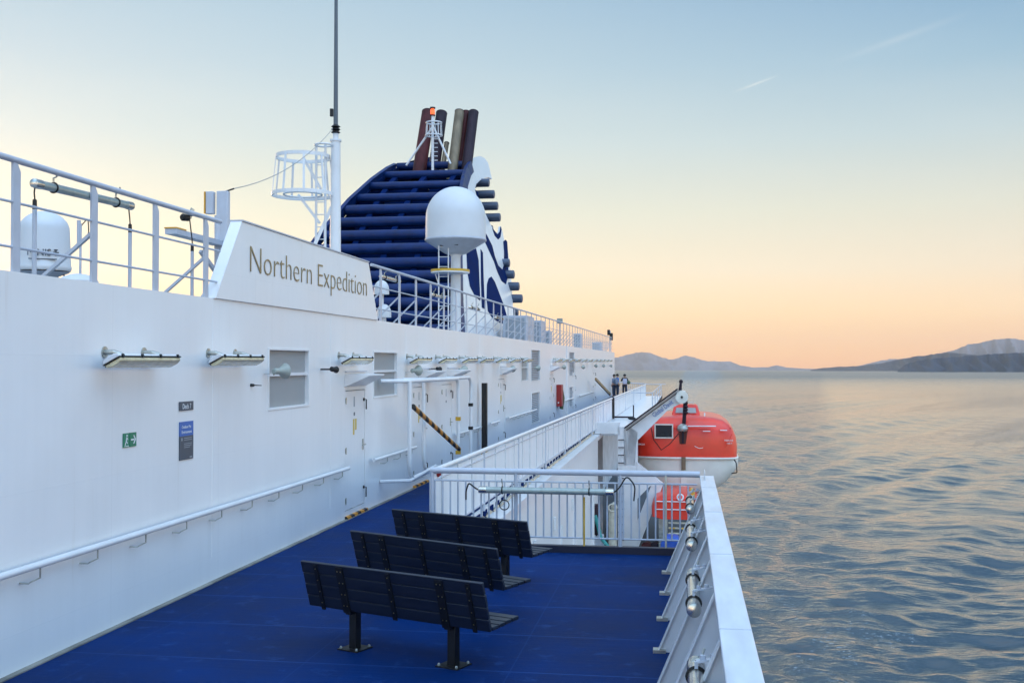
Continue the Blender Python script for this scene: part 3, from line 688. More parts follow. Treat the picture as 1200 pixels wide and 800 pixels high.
# thin aerial post and small item behind the railing
p = P(94,330,X=-6.4); t = thing('aerial','thin white aerial rod with cable behind the near railing','aerial',(p.x,p.y,ROOF))
part('rod', MB().tube([(p.x,p.y,ROOF),(p.x,p.y,P(94,262,X=-6.4).z)],.014,8).tube([(p.x-.02,p.y,P(94,285,X=-6.4).z),(p.x-.02,p.y,P(94,258,X=-6.4).z)],.022,8), RAILW, t)
part('cable', MB().tube(rounded([(p.x,p.y,1.45),(p.x+.05,p.y+.06,1.55),(p.x+.06,p.y+.06,1.38),(p.x,p.y,1.25)],.04),.006,6), BLACK, t)
p = P(92,330,X=-6.3); solo('roof_vent', MB().lathe([(.2,0),(.2,.05),(.16,.09),(.08,.12),(.01,.13)],24,(p.x,p.y,ROOF)), WHITE,'low white vent cap on the roof beside the small dome','vent',(p.x,p.y,ROOF))

# searchlight platform arm + twin boxes left of the board
p0 = P(255,345,X=-6.6); bx_, by_ = p0.x, p0.y
zt_ = P(255,228,X=-6.6).z
t = thing('aerial_stand','white steel stand with amber edged arm and twin grey aerial boxes','stand',(bx_,by_,ROOF))
part('column', MB().tube([(bx_,by_,ROOF-.02),(bx_,by_,zt_-.3)],.05,12).bar((bx_,by_,1.25),(bx_-.1,by_-.35,1.55),.05,.05), RAILW, t)
q = P(200,271,X=-6.6); qe = P(240,271,X=-6.6)
part('arm', MB().bar((bx_,by_,q.z),(q.x,q.y,q.z),.16,.07), RAILW, t)
part('amber_edge', MB().bar(q+Vector((0,-.01,.045)),q+Vector((0,.28,.045)),.17,.018), AMBER, t)
for dx in (-.10,.07): part('aerial_box', MB().cbox((bx_+dx,by_+dx*.3,zt_-(.12 if dx<0 else .4)),.11 if dx<0 else .17,.10,.32 if dx<0 else .9), RAILW, t, bev=.01)
part('amber_strip', MB().cbox((bx_-.165,by_-.04,zt_-.12),.02,.10,.31), AMBER, t)
part('wire_arm', MB().tube([(bx_+.07,by_,zt_+.03),(bx_+.22,by_+.05,zt_+.09)],.012,6), BLACK, t)
lp = MB().tube(rounded([(bx_+.1,by_-.5,ROOF),(bx_+.1,by_-.5,1.02),(bx_+.1,by_+.3,1.0),(bx_+.1,by_+.3,ROOF)],.08),.016,8)
part('grab_loop', lp, RAILW, t)

# ------------------------------------------------------------------ MAST WITH BASKET
my = 22.0; mp_ = P(393,290,Y=my); mx_ = mp_.x; zz = lambda yy: P(393,yy,Y=my).z
t = thing('radio_mast','tall white radio mast with thin top section behind the name board','mast',(mx_,my,ROOF))
part('lower_mast', MB().tube([(mx_,my,ROOF-.02),(mx_,my,zz(166))],[.125,.10],16).lathe([(.12,0),(.12,.04)],16,(mx_,my,zz(166))), WHITE, t)
part('neck', MB().tube([(mx_,my,zz(166)),(mx_,my,zz(150))],.06,12), WHITE, t)
part('insulator', MB().lathe([(.05,0),(.10,.03),(.06,.06),(.10,.09),(.06,.13),(.10,.15),(.04,.2)],16,(mx_,my,zz(157))), BLACK, t)
part('whip', MB().tube([(mx_,my,zz(150)),(mx_,my,zz(-60))],[.048,.03],10), mat('dull_grey_whip',(.10,.12,.14),.5), t)
part('junction_box', MB().cbox((mx_-.09,my,zz(132)),.06,.06,.16), BLACK, t)
part('stay', MB().bar((mx_-.02,my,zz(235)),(mx_-.42,my-.2,zz(292)),.07,.07), WHITE, t)
t = thing('mast_basket','white open cage platform of hoops and bars attached to the radio mast','platform',(mx_-.6,my,ROOF))
cc = P(355,205,Y=my-.1); zt1 = zz(184); zb1 = zz(228)
r1, r2 = .56, .64; cx_, cy_ = cc.x, cc.y
hp = MB()
for r_, z_, in ((r1,zt1),(r2,zb1)):
    n = 32; vs = []
    for k in range(n+1):
        a_ = 2*math.pi*k/n; vs.append((cx_+r_*math.cos(a_),cy_+r_*math.sin(a_),z_))
    for k in range(n): hp.bar(vs[k],vs[k+1],.018,.075)
part_each('hoop', hp, WHITE, t, per=32)
part('mid_floor', MB().ring((cx_,cy_,zb1),r2*.62,.02), WHITE, t)
for k in range(9):
    a_ = 2*math.pi*k/9+.2; part('bar', MB().bar((cx_+r1*math.cos(a_),cy_+r1*math.sin(a_),zt1),(cx_+r2*math.cos(a_),cy_+r2*math.sin(a_),zb1),.045,.015), WHITE, t)
ldx = P(378,230,Y=my).x
for dx in (0,.2): part('ladder_rail', MB().tube([(ldx-.1+dx,my-.12,ROOF),(ldx-.1+dx,my-.12,zz(170))],.028,8), WHITE, t)
rg = MB()
for k in range(14): rg.tube([(ldx-.1,my-.12,ROOF+.2+k*.26),(ldx+.1,my-.12,ROOF+.2+k*.26)],.012,6)
part_each('rung', rg, WHITE, t)
part('ladder_hoop', MB().ring((ldx+.06,my-.12,zz(171)),.18,.02), WHITE, t)
part('strut', MB().bar((cx_-.1,cy_,zb1),(ldx-.02,my-.12,zz(262)),.04,.05).bar((cx_-.0,cy_,zt1),(ldx,my-.12,zz(222)),.04,.05), WHITE, t)
w0 = Vector((bx_+.22,by_+.05,zt_+.09)); w1 = Vector((mx_-.05,my,zz(150)))
pts = [w0.lerp(w1,k/12)-Vector((0,0,.22*4*(k/12)*(1-k/12))) for k in range(13)]
solo('aerial_wire', MB().tube(pts,.007,6), mat('wire',(.35,.35,.33),.5), 'thin aerial wire sagging from the grey boxes to the radio mast', 'wire', w0)

# ------------------------------------------------------------------ BIG SATELLITE DOME
dy_ = 33.0; dc = P(534,270,Y=dy_); sc_ = dy_/F*1.012
t = thing('satellite_dome','large white satellite dome on a round pole in front of the blue funnel','radome',(dc.x,dy_,ROOF))
zc = P(534,282,Y=dy_).z; rD = 36*sc_
prf = [(rD*.3,-.42),(rD*.36,-.40),(rD*.93,-.06),(rD*1.0,-.02),(rD*1.015,0),(rD*1.015,.03),(rD,.05)]
part('radome_skirt', MB().lathe(prf,48,(dc.x,dy_,zc)), RAILW, t)
zt2 = P(534,219,Y=dy_).z-zc; hcyl = zt2*.42
prf = [(rD*.995,.052),(rD*.985,hcyl)]+[(rD*.985*math.cos(a_),hcyl+(zt2-hcyl)*math.sin(a_)) for a_ in [math.pi/2*k/12 for k in range(1,13)]]
part('radome_shell', MB().lathe(prf,48,(dc.x,dy_,zc)), DOMEW, t)
part_each('hatch', MB().cbox((dc.x+.15,dy_-.62,zc-.16),.12,.05,.10).cbox((dc.x-.3,dy_-.55,zc-.18),.12,.05,.08), BLACK, t)
part('pole', MB().tube([(dc.x,dy_,ROOF-.02),(dc.x,dy_,zc-.5),(dc.x,dy_,zc-.40)],[.17,.15,.2],20), WHITE, t)
zy = P(528,319,Y=dy_).z
part('yellow_edge', MB().lathe([(.60,0),(.60,.07),(.56,.07),(.56,0)],36,(dc.x-.15,dy_-.1,zy)), YEL, t)
part('walk_platform', MB().lathe([(.3,-.05),(.595,-.04),(.595,.0),(.3,.02)],36,(dc.x-.15,dy_-.1,zy)), WHITE, t)
lr = MB()
for dx in (-.42,-.12): lr.tube([(dc.x+dx,dy_-.5,ROOF),(dc.x+dx,dy_-.5,zy+.9)],.02,8)
for k in range(9): lr.tube([(dc.x-.42,dy_-.5,ROOF+.3+k*.3),(dc.x-.12,dy_-.5,ROOF+.3+k*.3)],.012,6)
part('ladder', lr, WHITE, t)
part('platform_struts', MB().bar((dc.x-.62,dy_-.1,zy-.05),(dc.x-.5,dy_-.1,zy-.42),.03,.03).bar((dc.x-.5,dy_-.1,zy-.42),(dc.x,dy_-.1,zy-.5),.03,.03), WHITE, t)
# little domes right of the name board
for px, py, r_, hc, lb in ((447,345,.17,.22,'small white dome above another dome right of the name board'),(450,372,.16,.2,'small white dome low behind the railing right of the name board')):
    p = P(px,py,Y=23.5)
    t = thing('small_dome', lb, 'radome', (p.x,p.y,p.z-.02))
    part('shell', MB().lathe([(r_,0),(r_,.1)]+[(r_*math.cos(a_),.1+hc*math.sin(a_)) for a_ in [math.pi/2*k/8 for k in range(1,9)]],24,(p.x,p.y,p.z)), DOMEW, t)
    part('stem', MB().tube([(p.x,p.y,ROOF),(p.x,p.y,p.z)],.05,10), WHITE, t)
# lockers and odds behind the far railing
for i, (px, w, h, dz) in enumerate(((608,1.0,1.05,0),(627,.8,1.1,0),(640,.5,.8,0),(677,.5,1.15,0),(700,.8,.9,0))):
    p = P(px,380,X=-6.7-.2*i)
    t = thing('deck_locker', 'pale steel cabinet behind the far railing, %s' % ('nearest the funnel','second from the funnel','third from the funnel','fourth from the funnel','nearest the stern')[i], 'cabinet', (p.x,p.y,ROOF))
    part('cabinet', MB().box(p.x-w/2,p.y-w,ROOF,p.x+w/2,p.y+w,ROOF+h), RAILW, t, bev=.02)
    part('door', MB().box(p.x-w*.38,p.y-w-.02,ROOF+.1,p.x+w*.38,p.y-w-.002,ROOF+h-.1), SGR, t)
for px, py, lb in ((656,376,'small square grey floodlight raised above the far railing'),):
    p = P(px,py,X=-6.2); t = thing('floodlight', lb, 'lamp', (p.x,p.y,ROOF)); part('pole', MB().tube([(p.x,p.y,ROOF),(p.x,p.y,p.z)],.03,8), RAILW, t); part('lamp_head', MB().cbox(p,.28,.2,.26), HORN, t, bev=.02)
p = P(715,393,X=-6.1); t = thing('stern_floodlight','black floodlights on a short post at the far end of the roof railing','lamp',(p.x,p.y,ROOF))
part('pole', MB().tube([(p.x,p.y,ROOF),(p.x,p.y,p.z+.4)],.05,8), RAILW, t); part('lamp_head', MB().cbox(p+Vector((-.12,0,.25)),.22,.25,.45).cbox(p+Vector((.1,0,-.1)),.25,.3,.6), BLACK, t, bev=.03)

# ------------------------------------------------------------------ FUNNEL
CXF = -11.1
def fr(z):      # z -> (front Y, half width)
    zs = [.8,2.5,4.65,6.4,7.6,8.3,8.7]; ys = [36.6,37.6,40.0,42.6,44.8,46.4,47.6]; hw = [3.55,3.25,2.72,2.3,1.98,1.8,1.72]
    return float(np.interp(z,zs,ys)), float(np.interp(z,zs,hw))
fun = thing('funnel','big blue louvred ferry funnel with white wave side panel','funnel',(CXF,43,ROOF))
rows = [195,205,217.5,231,244.8,259.5,275,291,308,323.5,339,355,371,387]
def z_at(py):   # solve for the tube height so that its row shows on the front curve
    z = 5.
    for _ in range(60):
        Y_, h_ = fr(z); z = .5*z+.5*P(480,py,Y=Y_).z
    return z
fz = [z_at(r_) for r_ in rows]
for z in fz:
    Y_, h_ = fr(z); d_ = .205 if z < 6.5 else .175
    part('louvre_tube', MB().lathe([(d_*.9,-h_+.04),(d_,-h_+.07),(d_,h_-.07),(d_*.9,h_-.04)],16,(CXF,Y_,z),(1,0,0)), NAVY, fun)
aft = [(8.4,2.03),(7.85,2.28),(7.3,2.44),(6.76,2.56),(6.2,2.2),(5.7,2.35),(5.1,2.5),(4.62,3.0),(4.08,3.22),(3.52,3.45),(2.95,3.6),(2.3,3.4),(1.7,3.4)]
for z, h_ in aft:
    part('louvre_tube', MB().lathe([(.10,-h_-.03),(.19,-h_),(.20,-h_+.06),(.20,h_-.06),(.19,h_),(.10,h_+.03)],18,(CXF,50.3,z),(1,0,0)), TUBEB, fun)
# rim frames along both front edges
for sgn in (-1,1):
    rm = MB(); zs_ = list(np.linspace(.8,8.65,22))
    for i in range(21):
        (Ya,ha),(Yb,hb) = fr(zs_[i]),fr(zs_[i+1]); rm.bar((CXF+sgn*(ha+.02),Ya-.05,zs_[i]),(CXF+sgn*(hb+.02),Yb-.05,zs_[i+1]),.14,.5,(0,1,0))
    part('front_rim', rm, NAVY, fun)
inn = MB()
for x in (-1.3,0,1.3):
    for i in range(12):
        z0_, z1_ = .8+i*.6, .8+(i+1)*.6; inn.bar((CXF+x,fr(z0_)[0]+.35,z0_),(CXF+x,fr(z1_)[0]+.35,z1_),.22,.2,(0,1,0))
part_each('inner_post', inn, NAVYD, fun, per=12)
cs = MB()
for (x0,x1,z0_,z1_,yo) in ((-2.6,-.35,.8,4.3,2.0),(-.15,2.5,.8,4.0,2.2),(-2.1,2.1,4.0,5.9,2.0),(-1.7,-.2,5.9,7.7,1.6),(.15,1.6,5.9,7.9,1.6),(-.8,.8,5.8,6.8,2.2)):
    y_ = fr(z1_)[0]+yo*.35; cs.box(CXF+x0,y_,z0_,CXF+x1,49.9,z1_)
part('inner_casing', cs, NAVYD, fun)
# side panels: real plane leaning inboard
n_ = Vector((1,0,.263)).normalized(); p0_ = Vector((CXF+3.62,45,.8))
def on_side(px, py, off=0):
    d = ray(px,py); t_ = (p0_+n_*off).dot(n_)/d.dot(n_); return d*t_
white_poly = [(543,219),(545,206),(548,197),(553,188),(558,184),(563,183),(568,185.5),(572,191),(574,199),(576.5,210),(573,208),(568,208.5),(562.5,211.6),(558,216),(556.5,222),(558,228),(562.5,237),(567,246),(571,255),(576,265),(580,271),(583,274),(586,271),(587,265),(589,272),(591,282),(594,282),(596,300),(598,318),(600,334),(601,355),(603,395),(548,395),(545,370),(542,345),(541,300),(541,260)]
def side_part(name, poly, off, th, m, label=None):
    pts = [on_side(a_,b_,off) for a_, b_ in poly]
    import bmesh
    mb = MB().prism(pts, -n_*th)
    o = part(name, mb, m, fun, label)
    md = o.modifiers.new('tri','TRIANGULATE'); return o
side_part('side_panel', white_poly, .10, .12, WHITE)
blues = [[(547,296),(558,291),(561,305),(562,330),(563,352),(557,347),(551,335),(548,318)],
 [(563.5,292),(566,296),(567,330),(568.5,362),(565,360),(564,330)],
 [(567,270),(571,276),(577,288),(580,300),(584,311),(589,316),(591,309),(591,295),(590,283),(592.5,281),(594.5,283),(595.5,300),(596,322),(593,333),(588,329),(583,318),(579,306),(574,295),(568,282)],
 [(577,267),(583,274.5),(586.2,271),(587,265.5),(588,269),(586.5,278),(584,280.5),(580,276)],
 [(571,333),(573,326),(576,324),(580,330),(585,343),(590,356),(594,370),(598,376),(598,382),(586,378),(577,372),(572,364),(570.5,350)]]
for b_ in blues: side_part('blue_wave', b_, .115, .03, NAVYD)
# ports side panel mirrored (simple outline)
pm = []
for a_, b_ in white_poly:
    v = on_side(a_,b_,.10); pm.append(Vector((2*CXF-v.x,v.y,v.z)))
o = part('side_panel', MB().prism(pm,(.1,0,.03)), NAVYD, fun); o.modifiers.new('tri','TRIANGULATE')
part('base', MB().box(CXF-3.4,39.5,ROOF,CXF+3.3,49.8,1.4), WHITE, fun)
part('top_grating', MB().box(CXF-1.6,47.0,8.1,CXF+1.5,49.9,8.22), NAVYD, fun)
# exhaust stacks, raked aft
def stack(px_top, py_top, px_bot, r_, m, Yt, Yb, label):
    top = P(px_top,py_top,Y=Yt); bot = P(px_bot,196,Y=Yb); bot = top+(bot-top)*1.25
    t = thing('exhaust_pipe', label, 'exhaust pipe', bot, 'raked exhaust pipes on top of the funnel')
    part('pipe', MB().tube([bot,top],r_,20), m, t); part('lip', MB().ring(top,r_*.97,.018,tuple(top-bot),20,6), SOOTD, t)
    return t
stack(502,132,492,.30,MAROON,48.6,47.2,'dark maroon exhaust pipe, leftmost on the funnel')
stack(517.5,133,509,.26,SOOTD,49.2,47.8,'dark purple exhaust pipe behind the small light mast')
stack(538.5,131,530.5,.215,SOOT,48.4,47.2,'pale sooty grey exhaust pipe, right of the small light mast')
stack(546.5,131.5,537.5,.17,MAROON,49.0,47.9,'narrow maroon exhaust pipe beside the pale one')
stack(555,132,547,.23,SOOTD,48.8,47.4,'dark brown exhaust pipe, rightmost on the funnel')
stack(523.5,168,519,.11,SOOT,48.6,47.8,'short stubby grey pipe between the two pipe groups')
ly_ = 46.2
t = thing('light_mast','small white ladder mast with a red beacon in front of the exhaust pipes','mast',P(507,200,Y=ly_))
A_ = lambda x, y: P(x,y,Y=ly_)
part('mast_pole', MB().tube([A_(507,200),A_(507,136)],.06,12), WHITE, t)
part('leg', MB().tube([A_(507,149),A_(476,194)],.045,10), WHITE, t); part('leg', MB().tube([A_(508,149),A_(528,192)],.045,10), WHITE, t)
part_each('platform_ring', MB().ring(A_(508.5,144),.33,.035).ring(A_(508.5,159),.36,.03), WHITE, t)
bb = MB()
for k in range(8):
    a_ = k*math.pi/4; c_ = Vector((math.cos(a_),math.sin(a_),0)); bb.bar(A_(508.5,144)+c_*.33,A_(508.5,159)+c_*.36,.03,.02)
for k in range(6): bb.tube([A_(505,163+k*5),A_(513,163+k*5)],.018,6)
part_each('cage_bar', bb, WHITE, t)
part('beacon', MB().lathe([(.09,0),(.10,.05),(.10,.18),(.06,.24)],16,A_(507,134)), BEACON, t)
part('beacon_cap', MB().lathe([(.12,0),(.12,.06),(.03,.08)],16,A_(507,127.5)).lathe([(.11,0),(.11,.05)],16,A_(507,136)), BLACK, t)

# ------------------------------------------------------------------ BULWARK (starboard)
bw = thing('bulwark','white bulwark with broad sloping cap along the open edge of the blue deck','bulwark',(.3,10,DK))
part('outer_plate', MB().box(.345,-4,DK-.2,.362,15.66,-1.62), WHITE, bw)
part('cap', MB().box(.195,-4,-1.64,.39,15.66,-1.60), mat('worn_cap_paint', (.60,.63,.68), .38, var=.14, vscale=3.0, bump=.004, bscale=2.2, coat=.2, stretch=(3,.6,1)), bw, bev=.008)
for yy in (1.5,4.1,6.7,9.3,11.9,14.2): part('cap_weld', MB().box(.196,yy,-1.602,.389,yy+.012,-1.5975), RAILW, bw)
y = 10.51-1.302*9; k = 0
while y < 15.6:
    if y > -3:
        g = MB(); g.prism([(-.26,y,DK),(.345,y,DK),(.345,y,-1.641),(.205,y,-1.641)],(0,.014,0))
        g.bar((-.265,y+.007,DK),(.20,y+.007,-1.645),.09,.012,(1,0,-.4))
        st_ = part('stanchion', g, WHITE, bw); part('foot_pad', MB().box(-.31,y-.05,DK,-.19,y+.06,DK+.03), GALV, st_)
    y += 1.302
part('end_fin', MB().box(.255,15.0,-1.60,.262,15.5,-1.50), WHITE, bw)
for i, y in enumerate((5.6,8.55,11.5,14.3)):
    l = tube_lamp('bulwark_lamp', 'stainless tube lamp under the bulwark cap, %s' % ('nearest the camera','second from the camera','third from the camera','farthest, at the rail corner')[i], 1.35 if i < 3 else 1.1, STAIN, 'stainless tube lamps along the bulwark', .052)
    l.location = (.06,y,-1.90)
    hk = MB()
    for yy in (.22,1.1): hk.bar((.0,yy,.10),(.16,yy,.13),.05,.012).bar((.0,yy,.06),(.0,yy,.10),.03,.02); hk.lathe([(.018,0),(.018,.03)],8,(.04,yy,.11)).lathe([(.018,0),(.018,.03)],8,(.10,yy,.12))
    OFF[l] = Vector((0,0,0)); part_each('clamp_arm', hk, RAILW, l, per=4)

# ------------------------------------------------------------------ AFT RAIL
ay = 15.82
t = thing('aft_railing','white barred railing across the after end of the blue deck','railing',(-1.7,ay,DK))
part('top_rail', MB().tube([(-3.72,ay,-1.60),(.20,ay,-1.60)],.045,14), RAILW, t)
part('upper_rail', MB().tube([(-3.72,ay,-1.745),(.16,ay,-1.745)],.013,8), RAILW, t)
part('lower_rail', MB().tube([(-3.72,ay,-2.545),(.0,ay,-2.545)],.013,8), RAILW, t)
bb = MB(); x = -3.66
while x < .15: bb.tube([(x,ay,-2.545),(x,ay,-1.745)],.0135,6); x += .1155
part_each('bar', bb, RAILW, t)
for x in (-3.70,-2.45,-.93): part('post', MB().tube([(x,ay-.01,DK-.06),(x,ay-.01,-1.62)],.028,10), RAILW, t)
part('thin_post', MB().tube([(-.28,ay-.03,DK-.02),(-.28,ay-.03,-1.62)],.014,8), CREAM, t)
part('thin_post', MB().tube([(-1.45,ay-.03,DK-.1),(-1.45,ay-.03,-1.95)],.014,8), YEL, t)
solo('deck_coaming', MB().box(-3.78,15.74,DK-.3,.36,15.86,DK+.10), COAM, 'dark raised edge strip at the foot of the after railing', 'coaming', (-1.7,15.8,DK))
l = tube_lamp('rail_lamp','long greenish tube lamp strapped to the after railing', 1.86, TUBEG, None, .048); OFF[l] = Vector((0,0,0))
part_each('cable', MB().tube(rounded([(0,-.06,0),(0,-.10,.02),(0,-.2,.10),(0,-.24,-.02),(0,-.24,-.15)],.04),.012,6).tube(rounded([(0,1.92,0),(0,1.98,.04),(0,2.10,.24),(0,2.22,.1),(0,2.20,-.12)],.07),.012,6), RUBBER, l)
part('coil', MB().ring((-.04,.32,-.22),.07,.008,(1,0,0)), RUBBER, l)
l.location = (-2.93,ay-.12,-1.86); l.rotation_euler = (0,0,R(-90))
# ------------------------------------------------------------------ PASSAGE RAIL (long, running aft)
pr0 = Vector((-3.72,15.9,-1.62)); pr1 = Vector((-3.22,90.5,-1.86))
def prx(y, z0=-1.62, z1=-1.86): s_ = (y-15.9)/(90.5-15.9); return Vector((-3.72+.5*s_,y,z0+(z1-z0)*s_))
def passage_rail(y0, y1, label):
    t = thing('side_railing', label, 'railing', prx(y0,DK,DK), 'white railing sections along the side walkway')
    a_, b_ = prx(y0), prx(y1); d = Vector((0,0,1))
    part('top_rail', MB().tube([a_,b_],.040,12), WHITE, t)
    part('upper_rail', MB().tube([a_-d*.15,b_-d*.15],.016,8), RAILW, t)
    part('lower_rail', MB().tube([a_-d*.98,b_-d*.96],.018,8), RAILW, t)
    part('sheet', MB().prism([a_-d*.97,b_-d*.95,b_-d*.06,a_-d*.06],(-.006,0,0)), SHEET, t)
    bb = MB(); n = int((y1-y0)/1.05)
    for i in range(n): q = a_.lerp(b_,(i+.5)/n); bb.bar(q-d*1.0+Vector((.012,0,0)),q-d*.05+Vector((.012,0,0)),.03,.018,(1,0,0))
    part_each('rib', bb, WHITE, t)
    for s_ in (0.0,.5): q = a_.lerp(b_,s_); part('post', MB().tube([q-d*1.12,q],.028,10), RAILW, t)
secs = [(15.9,24,'nearest section of the side walkway railing, at the deck corner'),(24,33,'second section of the side walkway railing from the deck corner'),(33,42,'third section of the side walkway railing from the deck corner'),(42,52.5,'fourth section of the side walkway railing, just before the dark gate post'),(54,72,'section of side walkway railing past the dark gate post'),(72,90.5,'farthest section of side walkway railing in front of the people')]
for s_ in secs: passage_rail(*s_)
q = prx(53.2); solo('gate_post', MB().box(q.x-.06,53.1,DK,q.x+.06,53.4,-1.72), BLACK, 'dark upright gate post in the side walkway railing', 'post', (q.x,53.2,DK))
t = thing('stern_railing','thin railing closing the far end of the side walkway','railing',(-4,91.5,DK))
part_each('rail', MB().tube([(-5.8,91.5,-1.65),(-3.2,91.5,-1.85)],.04,8).tube([(-3.2,91.5,-1.85),(-1.6,91.5,-1.85)],.03,8).tube([(-5.8,91.5,-2.3),(-3.2,91.5,-2.3)],.025,8), RAILW, t)
bb = MB()
for k in range(16): bb.tube([(-5.8+k*.17,91.5,DK),(-5.8+k*.17,91.5,-1.7)],.015,6)
part_each('bar', bb, RAILW, t)
# gate lattice with holes at the corner + red knob
t = thing('corner_plate','white upright plate with a red knob at the corner of the after railing','plate',(-3.74,16.1,DK))
part('plate', MB().box(-3.76,15.88,DK,-3.74,16.35,-1.72), WHITE, t); part('red_knob', MB().lathe([(.01,0),(.045,.03),(.05,.07),(.03,.11),(.005,.12)],14,(-3.70,16.2,-1.74)), REDB, t)
part_each('hole', MB().lathe([(.03,0),(.03,.006)],12,(-3.738,16.15,-2.2),(1,0,0)).lathe([(.03,0),(.03,.006)],12,(-3.738,16.15,-2.45),(1,0,0)), BLACK, t)
# walkway edge girder with scuppers
gd = thing('walkway_edge','white steel edge beam of the side walkway with dark drain gaps','beam',(-3.7,40,DK-.2))
part('beam', MB().box(-3.78,15.88,DK-.34,-3.39,58,DK-.16).box(-3.78,15.88,DK-.16,-3.72,58,DK+.02), WHITE, gd)
gp = MB()
for k in range(60):
    y = 16.6+k*.68; gp.box(-3.722,y,DK-.13,-3.70,y+.36,DK-.02)
part_each('drain_gap', gp, NAVYD, gd)
ft = MB()
for k in range(50):
    y = 17+k*.8; ft.bar((-3.70,y,DK-.15),(-3.62,y+.1,DK-.05),.05,.05)
part_each('foot_cleat', ft, GALV, gd)
# lower side wall under the walkway with stiffeners
t = thing('lower_side_wall','white steel side wall below the side walkway','wall',(-3.4,30,LOW))
part('plating', MB().box(-3.46,15.9,LOW,-3.40,43,DK-.34), WALL, t)
sf = MB()
for y in (19,22.5,26,30,33.5,37,40.5): sf.box(-3.40,y,LOW,-3.34,y+.05,-3.6-.03*y)
part_each('stiffener', sf, WHITE, t)
part_each('lamp_housing', MB().cbox((-3.36,24.6,-4.2),.06,.12,.35).cbox((-3.36,28.3,-4.2),.06,.12,.35).cbox((-3.36,33,-4.3),.06,.12,.35), WHITE, t)
part('inner_wall', MB().box(-5.25,43,LOW,-5.2,92,DK-.13).box(-5.2,46.8,LOW,-3.5,46.9,DK-.13), mat('recess_paint',(.62,.63,.66),.6,var=.2), t)
# hull
hl = thing('ship_hull','white outer hull plating of the ferry below the deck edge','hull',(.3,40,SEA))
part('plating', MB().box(.30,-40,SEA-2,.344,92,DK-.2) if False else MB().box(.28,-40,SEA-2,.34,92,LOW+.9).box(.28,-40,LOW+.9,.34,15.86,DK-.01), WHITE, hl)
part('transom', MB().box(-16.5,92,SEA-2,.34,92.06,LOW), WHITE, hl)
part('after_bulkhead', MB().box(-3.45,15.86,LOW,.28,15.92,DK-.14), WHITE, hl)

# ------------------------------------------------------------------ DAVIT + PLATFORM
dv = 44.0
t = thing('davit','white steel lifeboat davit with slanting arm, pulley and long column','davit',(-2.3,dv,LOW))
V = lambda x, y: P(x,y,Y=dv)
part('column', MB().prism([V(724,700)*1,V(747,700),V(747,506),V(737,500),V(724,500)],(0,.55,0)), WHITE, t)
part('arm', MB().prism([V(731,503),V(793,456.5),V(803,458),V(805,466),V(799,472),V(783,480),(V(746,517)),V(744,545),V(731,545)],(0,.5,0)), WHITE, t)
part('arm_track', MB().bar(V(732,501),V(794,455.5),.56,.05,(0,0,1)).bar(V(734,504)-Vector((0,.02,0)),V(796,458.5)-Vector((0,.02,0)),.03,.03), SOOTD, t)
part('cradle_bracket', MB().prism([V(745,541),V(777,567),V(771,571),V(762,569),V(746,585)],(0,.5,0)), WHITE, t)
part('strut', MB().bar(V(771,566)+Vector((0,.2,0)),V(736,655)+Vector((0,.2,0)),.35,.42,(1,0,.4)), WHITE, t)
part('beam', MB().prism([V(697,495),V(726,495),V(726,510),V(719,508),V(697,508)],(0,.4,0)), WHITE, t)
part('pulley', MB().lathe([(.14,-.30),(.25,-.29),(.25,-.22),(.12,-.20),(.12,.0)],28,V(799,465)+Vector((0,.1,0)),(0,1,0)), HULLG, t)
part('pulley_pin', MB().lathe([(.05,-.34),(.05,-.29)],12,V(799,465)+Vector((0,.1,0)),(0,1,0)), BLACK, t)
part('mast_tip', MB().tube([V(797,457),V(798,446)],[.07,.04],8).ring(V(798,447),.06,.02,(0,1,0)), SOOTD, t)
rg = MB()
for k in range(22): rg.tube([V(724.5,515+k*9)-Vector((0,.06,0)),V(731.5,515+k*9)-Vector((0,.06,0))],.02,6)
part_each('rung', rg, SOOTD, t)
ud = (V(792,470)-V(765,490)).normalized(); vd = Vector((0,-1,0)).cross(ud)*-1
if vd.z < 0: vd = -vd
text_part('Global Davit', SBLUE, t, V(767,489)+Vector((0,-.012,0)), ud, vd, .95, .19, .008)
def cable(name, label, pts, r_, m, cat='cable'):
    o_ = Vector(pts[0]); solo(name, MB().tube(pts, r_, 8), m, label, cat, o_)
fl = thing('fall_block','dark chain fall and hook block holding the lifeboat','hook block',V(803,500))
Vb = lambda x, y: P(x,y,Y=45.6)
part_each('fall', MB().tube([Vb(802.5,464),Vb(800.5,500)],.05,8).tube([Vb(804.5,464),Vb(802,500)],.05,8), SOOTD, fl)
part('chain', MB().lathe([(.07,0),(.11,.06),(.06,.12),(.11,.18),(.06,.24),(.11,.3),(.07,.36),(.1,.45),(.05,.6)],12,Vb(803.5,485)), SOOTD, fl)
part('block', MB().lathe([(.05,0),(.2,.05),(.24,.14),(.2,.26),(.08,.34)],18,Vb(800,506)), GALV, fl)
